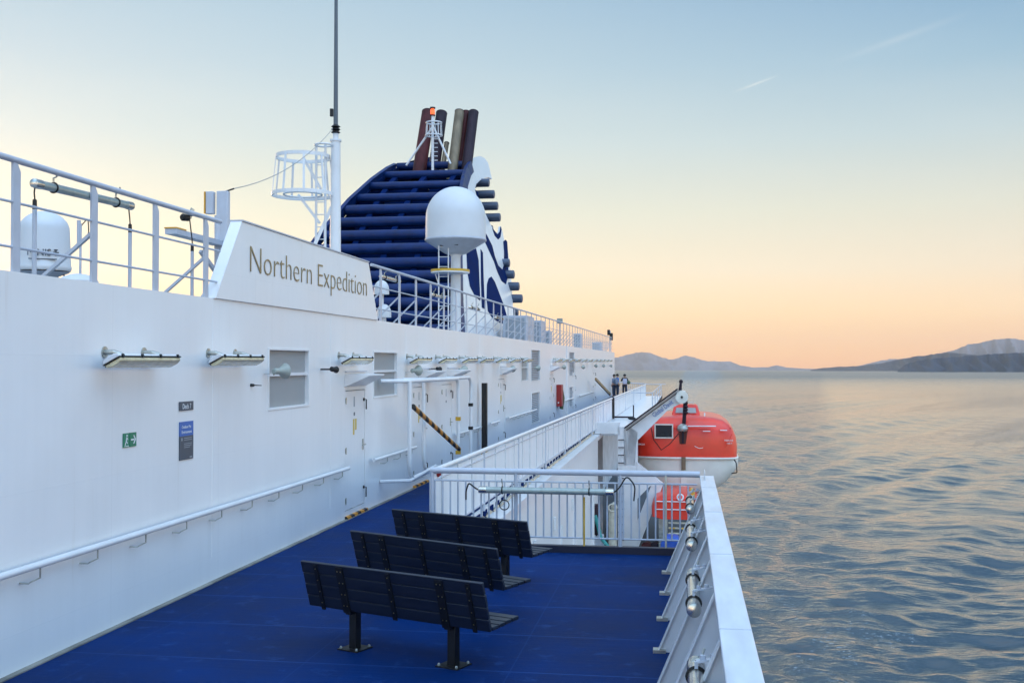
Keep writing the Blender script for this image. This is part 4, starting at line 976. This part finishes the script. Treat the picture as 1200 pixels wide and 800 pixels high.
# platform beside the davit
t = thing('davit_platform','white platform with low rails beside the davit head','platform',(-2.6,52,DK))
part('floor', MB().box(-3.55,dv+.8,DK-.25,-1.9,90,DK-.02), WHITE, t)
part('sea_edge', MB().box(-1.9,60,DK-.2,-1.85,90,DK+.0), SOOTD, t)
rl = MB()
for z in (-1.85,-2.25): rl.tube([(-1.95,66,z),(-1.95,90,z)],.03,8)
for y in (66,72,78,84,90): rl.tube([(-1.95,y,DK),(-1.95,y,-1.85)],.03,8)
rl.tube([(-3.2,66,-1.85),(-1.95,66,-1.85)],.03,8)
part('low_rail', rl, RAILW, t)
part('cable_reel', MB().ring((-2.5,52,DK+.08),.16,.04,(.1,.3,1)), BLACK, t)
part('gate', MB().box(-3.45,53.6,DK+.02,-2.5,53.68,DK+.10).tube([(-2.5,53.6,DK),(-2.5,53.6,-2.1)],.03,8), SOOTD, t)
# lower deck furniture seen through the bars
t = thing('rescue_boat','orange covered rescue boat lying under the lifeboat','boat',P(790,607,Y=42))
pc_ = P(791,606,Y=42)
def loft(secs_):
    mb = MB(); n = len(secs_[0]); 
    for s_ in secs_: mb.v += [tuple(v) for v in s_]
    for i in range(len(secs_)-1):
        for k in range(n): k2 = (k+1)%n; mb.f.append((i*n+k,i*n+k2,(i+1)*n+k2,(i+1)*n+k))
    mb.f.append(tuple(range(n))[::-1]); mb.f.append(tuple((len(secs_)-1)*n+k for k in range(n))); return mb
def rsec(cx, y, z0, z1, hw, sc2=1):
    pts = [(-hw,z0),(-hw,z0+(z1-z0)*.55),(-hw*.88,z0+(z1-z0)*.85),(-hw*.5,z1),(hw*.5,z1),(hw*.88,z0+(z1-z0)*.85),(hw,z0+(z1-z0)*.55),(hw,z0),(hw*.6,z0-.1),(-hw*.6,z0-.1)]
    return [(cx+a_*sc2,y,(z0+z1)/2+(b_-(z0+z1)/2)*sc2) for a_, b_ in pts]
part('cover', loft([rsec(pc_.x,42,pc_.z,pc_.z+.72,.86,.94),rsec(pc_.x,42.15,pc_.z,pc_.z+.75,.88),rsec(pc_.x,46,pc_.z,pc_.z+.8,.88),rsec(pc_.x,47,pc_.z,pc_.z+.6,.6)]), ORANGE, t)
part_each('grab_line', MB().tube([(pc_.x-.7,41.97,pc_.z+.3),(pc_.x+.7,41.97,pc_.z+.3)],.02,6).tube([(pc_.x-.7,41.97,pc_.z+.6),(pc_.x+.7,41.97,pc_.z+.6)],.02,6), SWHITE, t)
part('buoy_light', MB().ring((pc_.x+.2,41.9,pc_.z+.78),.11,.03,(0,1,0)), SWHITE, t)
t = thing('boat_rack','slatted cream rack under the rescue boat','rack',(pc_.x,42.2,LOW))
for k in range(6): part('slat', MB().box(pc_.x-.25,42.1,pc_.z-.25-.2*k,pc_.x+.8,42.16,pc_.z-.19-.2*k), CREAM, t)
part_each('leg', MB().box(pc_.x-.62,42.3,LOW,pc_.x-.28,42.6,pc_.z-.1).box(pc_.x+.75,42.3,LOW,pc_.x+.85,42.6,pc_.z-.1), GALV, t)
part_each('clip', MB().cbox((pc_.x-.1,42.08,pc_.z-.42),.2,.03,.05).cbox((pc_.x+.35,42.08,pc_.z-.42),.2,.03,.05).cbox((pc_.x+.35,42.08,pc_.z-.62),.2,.03,.05), YEL, t)
p = P(787,640,Y=40.5); 
ob = solo('blue_tarp_bundle', loft([rsec(p.x,40,LOW,P(787,626,Y=40.5).z,.42,.9),rsec(p.x,40.1,LOW,P(787,626,Y=40.5).z,.44),rsec(p.x,41,LOW,P(787,626,Y=40.5).z-.05,.44)]), BTARP, 'blue tarpaulin covered bundle under the orange rescue boat', 'bundle', (p.x,40.5,LOW), bev=.05)
p = P(811,580,Y=43); solo('yellow_canister', MB().lathe([(.08,0),(.11,.03),(.11,.5),(.05,.58)],16,(p.x,43,p.z-.3)), YEL, 'yellow canister at the right end of the orange rescue boat', 'canister', (p.x,43,p.z-.3))
p = P(688,600,Y=40.8); t = thing('vent_cowl','dark grey ventilator cowl with a teal hose behind the after railing','ventilator',(p.x+.1,41,LOW))
part('cowl', MB().lathe([(.10,0),(.14,.3),(.30,1.0),(.33,1.15),(.28,1.16)],18,(p.x+.35,41,p.z-.9),(-.25,0,1)), SOOTD, t)
part('stand', MB().box(p.x+.25,40.9,LOW,p.x+.6,41.2,p.z-.85), RAILW, t)
part('hose', MB().tube([(p.x+.3,40.75,p.z-.1),(p.x+.42,40.75,p.z-.5),(p.x+.5,40.75,p.z-.9),(p.x+.9,40.75,p.z-1.4)],.07,8), TEAL, t)
p = P(718,600,Y=42); t = thing('standpipe','cream painted standpipe with valves beside the davit ladder','pipe',(p.x,42,LOW))
part('pipe', MB().tube([(p.x,42,LOW),(p.x,42,p.z+.1)],.16,14), CREAM, t)
part('valve', MB().ring((p.x,41.8,p.z+.2),.14,.03,(0,1,0)).lathe([(.1,0),(.13,.1),(.05,.3)],12,(p.x+.06,41.95,p.z+.1)), CREAM, t)
for i, (px, m_, lb) in enumerate(((757,MAROON,'rusty red drum end near the foot of the davit strut'),(767,SOOTD,'dark machinery drum beside the rusty one'))):
    p = P(px,641,Y=42.5); t = thing('winch_drum', lb, 'drum', (p.x,42.5,p.z)); part('drum', MB().lathe([(.12,0),(.2,.03),(.2,.3),(.1,.32)],20,p,(0.2,1,0)), m_, t); part('base', MB().box(p.x-.15,42.5,LOW,p.x+.15,42.8,p.z-.15), GALV, t)

# ------------------------------------------------------------------ LIFEBOAT
by = 46.0; bf = by-.42
def SP(x, y, Y=by-.42): return P(x,y,Y=Y)
lb_ = thing('lifeboat','large enclosed orange and white lifeboat hanging from the davit','lifeboat',(0,51,-4.2))
cxl = 0.02
def sec(y, top, s, white=False, rake=0):
    # canopy (orange) or hull (white) outline, half widths in metres
    if not white: pts = [(2.10,-3.93),(2.11,-3.5),(2.06,-3.12),(1.95,-2.82),(1.78,-2.58),(1.52,-2.40),(1.15,-2.30),(.6,-2.25),(.0,-2.23)]
    else: pts = [(.0,-5.5),(.55,-5.46),(1.15,-5.3),(1.62,-5.0),(1.98,-4.55),(2.13,-4.32),(2.14,-4.05),(2.12,-3.935)]
    full = [(a_,b_) for a_, b_ in pts]+[(-a_,b_) for a_, b_ in pts[::-1] if a_ > 0]
    zc_ = -4.0
    return [(cxl+a_*s,y,zc_+(b_-zc_)*(s if not white else (.35+.65*s) )+ (rake if b_ < -4.3 else 0)) for a_, b_ in full]
ends = [(-.42,.25),(-.40,.5),(-.34,.72),(-.22,.87),(-.08,.945),(.12,.98),(.4,.995),(.8,1.0),(2.5,1.01),(5,1.0),(7,.95),(8.6,.8),(9.5,.58),(9.9,.35)]
part('canopy', loft([sec(by+a_,0,s_) for a_, s_ in ends]), ORANGE, lb_)
part('hull', loft([sec(by+.02+a_,0,s_*1.005,True,rake=.5*max(0,(a_-6)/4)) for a_, s_ in ends]), HULLG, lb_)
part('fender', MB().tube([(cxl-2.12*s_,by+a_-.02,-3.96) for a_, s_ in ends[::-1]]+[(cxl+2.12*s_,by+a_-.02,-3.96) for a_, s_ in ends],.05,8), HULLG, lb_)
tw = part('cupola', loft([[(cxl-.62,by+1.2,-2.35),(cxl+.62,by+1.2,-2.35),(cxl+.50,by+1.35,-1.88),(cxl+.42,by+1.4,-1.82),(cxl-.42,by+1.4,-1.82),(cxl-.50,by+1.35,-1.88)],[(cxl-.62,by+2.8,-2.35),(cxl+.62,by+2.8,-2.35),(cxl+.50,by+2.65,-1.88),(cxl+.42,by+2.6,-1.82),(cxl-.42,by+2.6,-1.82),(cxl-.50,by+2.65,-1.88)]]), ORANGE, lb_, bev=.04)
part('window', MB().prism([(cxl-.44,by+1.225,-2.17),(cxl+.44,by+1.225,-2.17),(cxl+.40,by+1.29,-1.95),(cxl-.40,by+1.29,-1.95)],(0,-.03,0)), GLASSL, tw)
rr_ = MB()
for k in (-1,1): rr_.tube([(cxl+k*.30,by+1.4,-1.82),(cxl+k*.30,by+1.4,-1.74),(cxl+k*.12,by+1.4,-1.74)],.02,6)
part_each('grab_bar', rr_, GALV, tw)
x0_, x1_ = SP(768.5,500).x, SP(787.5,500).x
hz_ = part('hatch_window', MB().box(x0_,bf-.05,SP(770,512).z,x1_,bf+.06,SP(770,498).z), GLASS, lb_)
fr_ = MB()
for (a_,b_,c_,d_) in ((x0_-.05,SP(790,513.5).z,x1_+.05,SP(790,512).z),(x0_-.05,SP(790,498).z,x1_+.05,SP(790,496.5).z),(x0_-.05,SP(790,512).z,x0_,SP(790,498).z),(x1_,SP(790,512).z,x1_+.05,SP(790,498).z)): fr_.box(a_,bf-.08,b_,c_,bf-.03,d_)
part('window_frame', fr_, HULLG, hz_)
part('hook_recess', MB().prism([SP(795,503)-Vector((0,.02,0)),SP(806,503)-Vector((0,.02,0)),SP(803.5,520)-Vector((0,.02,0)),SP(796.5,520)-Vector((0,.02,0))],(0,.05,0)), mat('recess_brown',(.10,.02,.012),.6), lb_)
part('release_hook', MB().box(SP(799,505).x,bf-.12,SP(790,519).z,SP(801.5,505).x,bf-.05,SP(790,503).z), SOOTD, lb_)
part('rudder_box', MB().box(SP(798.5,540).x,bf-.10,SP(790,550).z,SP(803.5,540).x,bf-.02,SP(790,535).z), SOOT, lb_)
part('skeg', MB().box(SP(798,555).x,bf-.06,SP(790,574).z,SP(804.5,555).x,bf+.4,SP(790,551).z), HULLG, lb_)
rails_ = MB().tube([SP(806,499)-Vector((0,.08,0)),SP(839,499)-Vector((0,.06,0))],.022,8)
part('grab_rail', rails_, SWHITE, lb_)
part_each('rail_stud', MB().cbox(SP(828,505)-Vector((0,.03,0)),.30,.04,.03).cbox(SP(848,504)-Vector((0,-.05,0)),.28,.1,.03).cbox(SP(826,486)+Vector((0,.4,0)),.05,.05,.14), SWHITE, lb_)
for k in range(7): part('reflective_tape', MB().box(cxl-1.75+k*.55,by-.30+.05*abs(k-3),-4.12,cxl-1.60+k*.55,by-.02,-4.06), SWHITE, lb_) if False else None
part('mould_ridge', MB().tube([(cxl+1.9*math.sin(u_),by-.42+.5*abs(math.sin(u_))**2.2,-2.72) for u_ in [(-1.35+.15*k) for k in range(19)]],.018,6), ORANGE, lb_)
part('end_grab_line', MB().tube([(cxl+.35+.075*k,by-.43+.004*k*k*.35,-3.45-.09*abs(math.sin(k*math.pi/6))) for k in range(19)],.012,6), SWHITE, lb_)
rv = MB()
for k in range(22): rv.lathe([(.018,0),(.012,.012)],8,(cxl-1.85+k*.175,bf+.16+.25*abs(k-10.5)/10,-3.80),(0,-1,0))
part_each('rivet', rv, ORANGE, lb_)
part('canopy_rib', MB().tube([(cxl+(1.6+.32*math.sin(u_))*1.0,bf+.02+.0*u_,-3.3+1.05*math.sin(u_)*0+u_*.62-.2) for u_ in (0,.3,.6,.9)],.015,6), ORANGE, lb_)
text_part('RESCUE', SWHITE, lb_, SP(849,516.5)-Vector((0,.01,0)), (1,0,0),(0,0,1), .34, .06, .05)
text_part('150 P', SWHITE, lb_, SP(852,520)-Vector((0,.01,0)), (1,0,0),(0,0,1), .2, .06, .05)
text_part('RESCUE', SWHITE, lb_, SP(747,521)-Vector((0,.01,0)), (1,0,0),(0,0,1), .3, .06, .05)
part('mooring_bracket', MB().tube(rounded([(cxl+1.95,bf+.1,-4.0),(cxl+2.02,bf-.1,-4.1),(cxl+2.05,bf-.1,-4.5),(cxl+1.85,bf+.1,-4.55)],.05),.025,8), BLACK, lb_)
cable('painter_line','thin drooping line from the davit down to the lifeboat bow',[SP(762,497,45.3),SP(766,515,45.5),SP(775,527,45.6),SP(785,520,45.6),SP(795,508,45.6)],.018,BLACK,'rope')
cable('white_line','white rope with a float hanging down the lifeboat end',[SP(788,510,45.8),SP(790,520,45.7),SP(792,533,45.7),SP(792.5,536,45.7)],.03,SWHITE,'rope')
cable('lashing_chain','dark chain lashing between hook block and window of the lifeboat',[SP(799,502,45.7),SP(795,509,45.7),SP(788,511,45.7),SP(778,508,45.7),SP(771,502,45.8)],.035,SOOTD,'chain')

# ------------------------------------------------------------------ BENCHES
def bench():
    t = thing('bench','x','bench',(0,0,0),'dark slatted benches on the blue deck')
    rk = R(17); ub = Vector((0,-math.sin(rk),math.cos(rk))); L_ = 2.08
    b0 = Vector((0,-.04,.39))
    bk = MB()
    for i in range(4):
        c_ = b0+ub*(.055+i*.118); ofs = random.uniform(-.004,.004)
        m3 = Matrix.Rotation(rk,3,'X'); bk.cbox(c_+Vector((ofs,0,0)),L_,.032,.114,m3)
    part('backrest', bk, SLATBL, t, bev=.005)
    st_ = MB()
    for i in range(4): st_.cbox((random.uniform(-.004,.004),.03+i*.115,.405+.004*i),L_,.103,.034)
    part('seat', st_, SLATBL, t, bev=.005)
    for x, w in ((-.86,.045),(-.57,.085),(0,.05),(.57,.085),(.88,.045)):
        nrm = Vector((0,-math.cos(rk),-math.sin(rk)))
        a_ = Vector((x,0,0))+b0+nrm*.0215-ub*.02; e_ = a_+ub*.47
        sp_ = part('strap', MB().bar(a_,e_,w,.009,nrm).bar((x,-.03,.384),(x,.41,.390),w,.009), BLACK, t)
        bl_ = MB()
        for i in range(4):
            for dx in ((-.02,.02) if w > .06 else (0,)): bl_.lathe([(.007,0),(.006,.004)],8,Vector((x+dx,0,0))+b0+nrm*.026+ub*(.055+i*.118),tuple(nrm))
        part_each('bolt', bl_, BOLT, sp_)
    for x in (-.57,.57):
        lg = part('leg', MB().box(x-.042,.02,.01,x+.042,.10,.38).box(x-.03,-.05,.345,x+.03,.36,.383), BLACK, t, bev=.004)
        part('foot_plate', MB().box(x-.12,-.06,.0,x+.12,.18,.012), BLACK, lg)
        bt = MB()
        for dx in (-.095,.095):
            for dy in (-.035,.155): bt.lathe([(.014,0),(.014,.012),(.008,.022)],6,(x+dx,dy,.012))
        part_each('anchor_bolt', bt, GALV, lg)
    return t
BN = bench()
spots = [(-2.635,9.91,-22,'dark slatted bench nearest the camera, seen from behind'),(-2.76,11.72,-27,'dark slatted bench in the middle of the three, seen from behind'),(-2.76,13.60,-24,'dark slatted bench farthest back, close to the after railing')]
for i, (x, y, a_, lb) in enumerate(spots):
    if i == 0: o = BN; o.location = (x,y,DK); o.rotation_euler = (0,0,R(a_)); o['label'] = lb
    else: dup(BN, (x,y,DK), lb, R(a_))

# ------------------------------------------------------------------ PEOPLE
def skin_mesh(name, verts, edges, radii, m, parent, sub=2):
    me = bpy.data.meshes.new(name); me.from_pydata(verts, edges, []); o = bpy.data.objects.new(name, me); C.objects.link(o); o.parent = parent
    o.modifiers.new('skin','SKIN'); 
    for i, r_ in enumerate(radii): me.skin_vertices[0].data[i].radius = (r_[0], r_[1]) if isinstance(r_, tuple) else (r_, r_)
    me.skin_vertices[0].data[0].use_root = True
    s_ = o.modifiers.new('sub','SUBSURF'); s_.levels = sub; s_.render_levels = sub
    me.materials.append(m); OFF[o] = OFF[parent]; return o
def person(label, loc, rz, top, vest, bag, armup):
    t = thing('person', label, 'person', loc); t.rotation_euler = (0,0,rz); OFF[t] = Vector((0,0,0))
    if not 'skin': pass
    hand = (-.10,.26,1.55) if armup else (-.26,.08,.82); elb = (-.27,.16,1.22) if armup else (-.27,-.01,1.10)
    hand2 = (.10,.26,1.55) if armup else (.26,.08,.82); elb2 = (.27,.16,1.22) if armup else (.27,-.01,1.10)
    v = [(0,0,.95),(0,-.01,1.15),(0,-.01,1.38),(0,0,1.48),(0,.02,1.58),(0,.03,1.70),(-.18,-.01,1.42),elb,hand,(.18,-.01,1.42),elb2,hand2,(-.10,0,.88),(-.11,.02,.48),(-.11,0,.08),(-.11,.12,.03),(.10,0,.88),(.11,.02,.48),(.11,0,.08),(.11,.12,.03)]
    e = [(0,1),(1,2),(2,3),(3,4),(4,5),(2,6),(6,7),(7,8),(2,9),(9,10),(10,11),(0,12),(12,13),(13,14),(14,15),(0,16),(16,17),(17,18),(18,19)]
    r_ = [(.15,.11),(.13,.10),(.15,.11),.055,.07,.085,.065,.048,.035,.065,.048,.035,.09,.065,.045,.035,.09,.065,.045,.035]
    skin_mesh('body', v, e, r_, SKIN, t)
    fc = MB().lathe([(.012,0),(.016,.02),(.004,.045)],8,(0,.10,1.63),(0,1,.0)).lathe([(.012,0),(.01,.008)],8,(-.035,.095,1.66),(0,1,0)).lathe([(.012,0),(.01,.008)],8,(.035,.095,1.66),(0,1,0))
    part('face', fc, SKIN, t)
    hr = MB().lathe([(.112,-.07),(.118,-.01),(.105,.05),(.07,.09),(.02,.108),(.004,.11)],20,(0,-.005,1.70)); part('hair', hr, HAIR, t)
    skin_mesh('jacket', [v[0],v[1],v[2],v[3],v[6],v[7],v[9],v[10]], [(0,1),(1,2),(2,3),(2,4),(4,5),(2,6),(6,7)], [(.17,.13),(.155,.12),(.175,.13),.075,.085,.065,.085,.065], top, t)
    skin_mesh('trousers', [(0,0,.97),v[12],v[13],(-.11,0,.10),v[16],v[17],(.11,0,.10)], [(0,1),(1,2),(2,3),(0,4),(4,5),(5,6)], [(.17,.13),.11,.085,.07,.11,.085,.07], JEAN, t)
    if vest: part('backpack', loft([[(x,y_,z) for x, z in ((-.15,1.0),(.15,1.0),(.17,1.2),(.14,1.42),(-.14,1.42),(-.17,1.2))] for y_ in (-.28,-.12)]), vest, t, bev=.03)
    if bag: part('shoulder_bag', MB().lathe([(.02,-.14),(.13,-.1),(.16,.0),(.12,.12),(.03,.16)],16,(.30,-.05,1.12)), bag, t)
    return t
def at_walk(px, head_y, h=1.74):
    d = ray(px,head_y); k = (DK+h)/d.z; return (d.x*k, min(d.y*k,90.5))
x, y = at_walk(731.5,439.5); person('person in dark top with lilac backpack, hands raised to the face',(-4.75,87,DK),R(8),SHIRT,LILAC,OLIVE,True)
q = P(723.5,450,Y=88.5); person('person in a bright blue jacket standing beside the dark topped one',(q.x,88.5,DK),R(-70),BLUEJ,None,None,False)
q = P(717,450,Y=86); person('person in a grey blue coat leaning near the far end of the white wall',(max(q.x,WX+.35),86,DK),R(60),GREYJ,GREYJ,None,False)

# ------------------------------------------------------------------ ship frame -> world (the ship trims slightly by the stern)
Rt = Matrix.Rotation(PW-PT, 4, Vector((math.cos(YAW),math.sin(YAW),0)))
for o in list(C.objects):
    if o.parent is None and o.name not in WORLD_FIXED:
        eu = o.rotation_euler.to_matrix().to_4x4(); o.matrix_basis = Rt @ Matrix.Translation(o.location) @ eu @ Matrix.Diagonal(o.scale).to_4x4()

# ------------------------------------------------------------------ HAZE
HAZE_ON = True
if HAZE_ON:
    hm = bpy.data.materials.new('haze_air'); hm.use_nodes = True; nt = hm.node_tree; nt.nodes.clear()
    out = nt.nodes.new('ShaderNodeOutputMaterial'); pv = nt.nodes.new('ShaderNodeVolumePrincipled')
    pv.inputs['Color'].default_value = (1,.985,.96,1); pv.inputs['Density'].default_value = 2.1e-5; pv.inputs['Anisotropy'].default_value = .85
    nt.links.new(pv.outputs[0], out.inputs['Volume'])
    hz = solo('haze', MB().box(-41000,-41000,SEA-4,41000,41000,1150), hm, 'thin even evening haze over the sea', 'haze', kind='stuff')

# ------------------------------------------------------------------ CAMERA
cd = bpy.data.cameras.new('camera'); co_ = bpy.data.objects.new('camera', cd); C.objects.link(co_)
cd.sensor_width = 36; cd.lens = F/1200*36; cd.clip_start = .1; cd.clip_end = 200000
co_.location = (0,0,0); co_.rotation_euler = (R(90)+PW,0,YAW)
sc.camera = co_
# ------------------------------------------------------------------ WORLD
w = bpy.data.worlds.new('World'); sc.world = w; w.use_nodes = True; nt = w.node_tree; nt.nodes.clear(); N = nt.nodes.new; L = nt.links.new
out = N('ShaderNodeOutputWorld'); bg = N('ShaderNodeBackground'); tc = N('ShaderNodeTexCoord'); nm = N('ShaderNodeVectorMath'); nm.operation = 'NORMALIZE'
L(tc.outputs['Generated'], nm.inputs[0]); sp = N('ShaderNodeSeparateXYZ'); L(nm.outputs[0], sp.inputs[0])
def srgb(r, g, b):
    f = lambda c: (c/255/12.92 if c <= 10 else ((c/255+.055)/1.055)**2.4); return (f(r), f(g), f(b), 1)
def ramp(stops):
    mr = N('ShaderNodeMapRange'); mr.inputs['From Min'].default_value = 0; mr.inputs['From Max'].default_value = 1; L(sp.outputs['Z'], mr.inputs['Value'])
    c_ = N('ShaderNodeValToRGB'); c_.color_ramp.interpolation = 'EASE' if False else 'LINEAR'; el = c_.color_ramp.elements
    el[0].position = stops[0][0]; el[0].color = srgb(*stops[0][1]); el[1].position = stops[-1][0]; el[1].color = srgb(*stops[-1][1])
    for p_, c2 in stops[1:-1]: e_ = el.new(p_); e_.color = srgb(*c2)
    L(mr.outputs[0], c_.inputs[0]); return c_.outputs[0]
S = lambda y: math.sin(math.atan((433-y)/F))
west = ramp([(0,(255,186,120)),(S(415),(255,200,130)),(S(370),(252,216,164)),(S(320),(244,228,198)),(S(250),(228,228,208)),(S(170),(206,218,216)),(S(80),(190,208,216)),(S(0),(178,201,214)),(.42,(156,184,206)),(.7,(135,160,184)),(1,(146,162,182))])
east = ramp([(0,(250,184,140)),(S(415),(252,192,142)),(S(370),(243,208,166)),(S(320),(228,212,188)),(S(250),(212,212,198)),(S(170),(182,200,206)),(S(80),(144,178,200)),(S(0),(118,158,192)),(.42,(82,124,166)),(.7,(122,150,180)),(1,(146,162,182))])
dt = N('ShaderNodeVectorMath'); dt.operation = 'DOT_PRODUCT'; az0 = R(-38)
dt.inputs[1].default_value = (math.sin(az0),math.cos(az0),0); L(nm.outputs[0], dt.inputs[0])
mr = N('ShaderNodeMapRange'); mr.inputs['From Min'].default_value = .50; mr.inputs['From Max'].default_value = 1.0; L(dt.outputs['Value'], mr.inputs['Value'])
mx = N('ShaderNodeMix'); mx.data_type = 'RGBA'; L(mr.outputs[0], mx.inputs['Factor']); L(east, mx.inputs[6]); L(west, mx.inputs[7])
# faint contrails and thin cloud in the upper right
nz = N('ShaderNodeTexNoise'); nz.inputs['Scale'].default_value = 2.2; nz.inputs['Detail'].default_value = 6
mpn = N('ShaderNodeMapping'); mpn.inputs['Scale'].default_value = (1,1,5); L(nm.outputs[0], mpn.inputs[0]); L(mpn.outputs[0], nz.inputs['Vector'])
cl = N('ShaderNodeMapRange'); cl.inputs['From Min'].default_value = .5; cl.inputs['From Max'].default_value = .8; cl.inputs['To Max'].default_value = .12; L(nz.outputs['Fac'], cl.inputs['Value'])
def contrail(a, b, width, strength, prev):
    va = Vector(wray(*a)).normalized(); vb = Vector(wray(*b)).normalized(); nn = va.cross(vb).normalized(); mid = (va+vb).normalized(); tg = nn.cross(mid).normalized(); hl_ = (vb-va).length/2
    d1 = N('ShaderNodeVectorMath'); d1.operation = 'DOT_PRODUCT'; d1.inputs[1].default_value = nn; L(nm.outputs[0], d1.inputs[0])
    d2 = N('ShaderNodeVectorMath'); d2.operation = 'DOT_PRODUCT'; d2.inputs[1].default_value = tg; L(nm.outputs[0], d2.inputs[0])
    d3 = N('ShaderNodeVectorMath'); d3.operation = 'DOT_PRODUCT'; d3.inputs[1].default_value = mid; L(nm.outputs[0], d3.inputs[0])
    def M(op, x, y=0.):
        n = N('ShaderNodeMath'); n.operation = op
        for i, q_ in enumerate((x, y)):
            if isinstance(q_, (int, float)): n.inputs[i].default_value = q_
            else: L(q_, n.inputs[i])
        n.use_clamp = True if op in ('SUBTRACT',) else False
        return n.outputs[0]
    a_ = M('SUBTRACT', 1., M('DIVIDE', M('ABSOLUTE', d1.outputs['Value']), width)); b_ = M('SUBTRACT', 1., M('DIVIDE', M('ABSOLUTE', d2.outputs['Value']), hl_)); c_ = M('GREATER_THAN', d3.outputs['Value'], 0.)
    v_ = M('MULTIPLY', M('MULTIPLY', M('MULTIPLY', a_, b_), c_), strength)
    return M('ADD', prev, v_)
fac = contrail((855,110),(916,87),.0016,.42,cl.outputs[0]); fac = contrail((970,76),(1145,12),.004,.15,fac)
m2 = N('ShaderNodeMix'); m2.data_type = 'RGBA'; L(fac, m2.inputs['Factor']); L(mx.outputs[2], m2.inputs[6]); m2.inputs[7].default_value = srgb(238,236,230)
# physical twilight sky adds its own tint
sk = N('ShaderNodeTexSky'); sk.sky_type = 'NISHITA'; sk.sun_disc = False; sk.sun_elevation = R(3); sk.sun_rotation = az0; sk.altitude = 20
ad = N('ShaderNodeMix'); ad.data_type = 'RGBA'; ad.blend_type = 'ADD'; ad.inputs['Factor'].default_value = .004; L(m2.outputs[2], ad.inputs[6]); L(sk.outputs[0], ad.inputs[7])
L(ad.outputs[2], bg.inputs['Color']); 
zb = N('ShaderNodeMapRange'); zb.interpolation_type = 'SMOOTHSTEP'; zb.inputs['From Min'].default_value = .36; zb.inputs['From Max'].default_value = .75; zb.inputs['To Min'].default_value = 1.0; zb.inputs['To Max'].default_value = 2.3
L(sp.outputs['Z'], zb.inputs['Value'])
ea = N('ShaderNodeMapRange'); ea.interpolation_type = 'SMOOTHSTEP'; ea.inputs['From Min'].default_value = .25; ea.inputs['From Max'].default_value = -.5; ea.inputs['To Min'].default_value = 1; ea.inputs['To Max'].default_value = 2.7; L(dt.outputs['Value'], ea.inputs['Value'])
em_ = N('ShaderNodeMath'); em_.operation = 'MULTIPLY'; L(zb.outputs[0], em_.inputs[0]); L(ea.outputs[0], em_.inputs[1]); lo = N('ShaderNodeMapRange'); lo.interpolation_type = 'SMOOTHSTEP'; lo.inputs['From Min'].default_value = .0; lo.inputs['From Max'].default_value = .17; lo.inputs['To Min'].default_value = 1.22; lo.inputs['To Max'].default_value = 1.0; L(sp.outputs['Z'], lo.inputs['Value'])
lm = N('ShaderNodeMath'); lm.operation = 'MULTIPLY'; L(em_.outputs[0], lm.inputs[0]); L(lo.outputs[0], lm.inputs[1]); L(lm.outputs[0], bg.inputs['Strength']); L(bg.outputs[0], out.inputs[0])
sl = bpy.data.lights.new('sun','SUN'); sl.energy = .5; sl.angle = R(12); sl.color = (1,.62,.38); so = bpy.data.objects.new('sun', sl); C.objects.link(so)
sdv = Vector((math.sin(az0)*math.cos(R(4)),math.cos(az0)*math.cos(R(4)),math.sin(R(4)))); so.rotation_euler = (-sdv).to_track_quat('-Z','Y').to_euler()
sc.view_settings.view_transform = 'Standard'; sc.view_settings.look = 'None'; sc.view_settings.exposure = .22; sc.view_settings.gamma = 1
sc.render.engine = 'CYCLES'; sc.cycles.max_bounces = 6; sc.cycles.volume_bounces = 1; sc.cycles.use_denoising = True
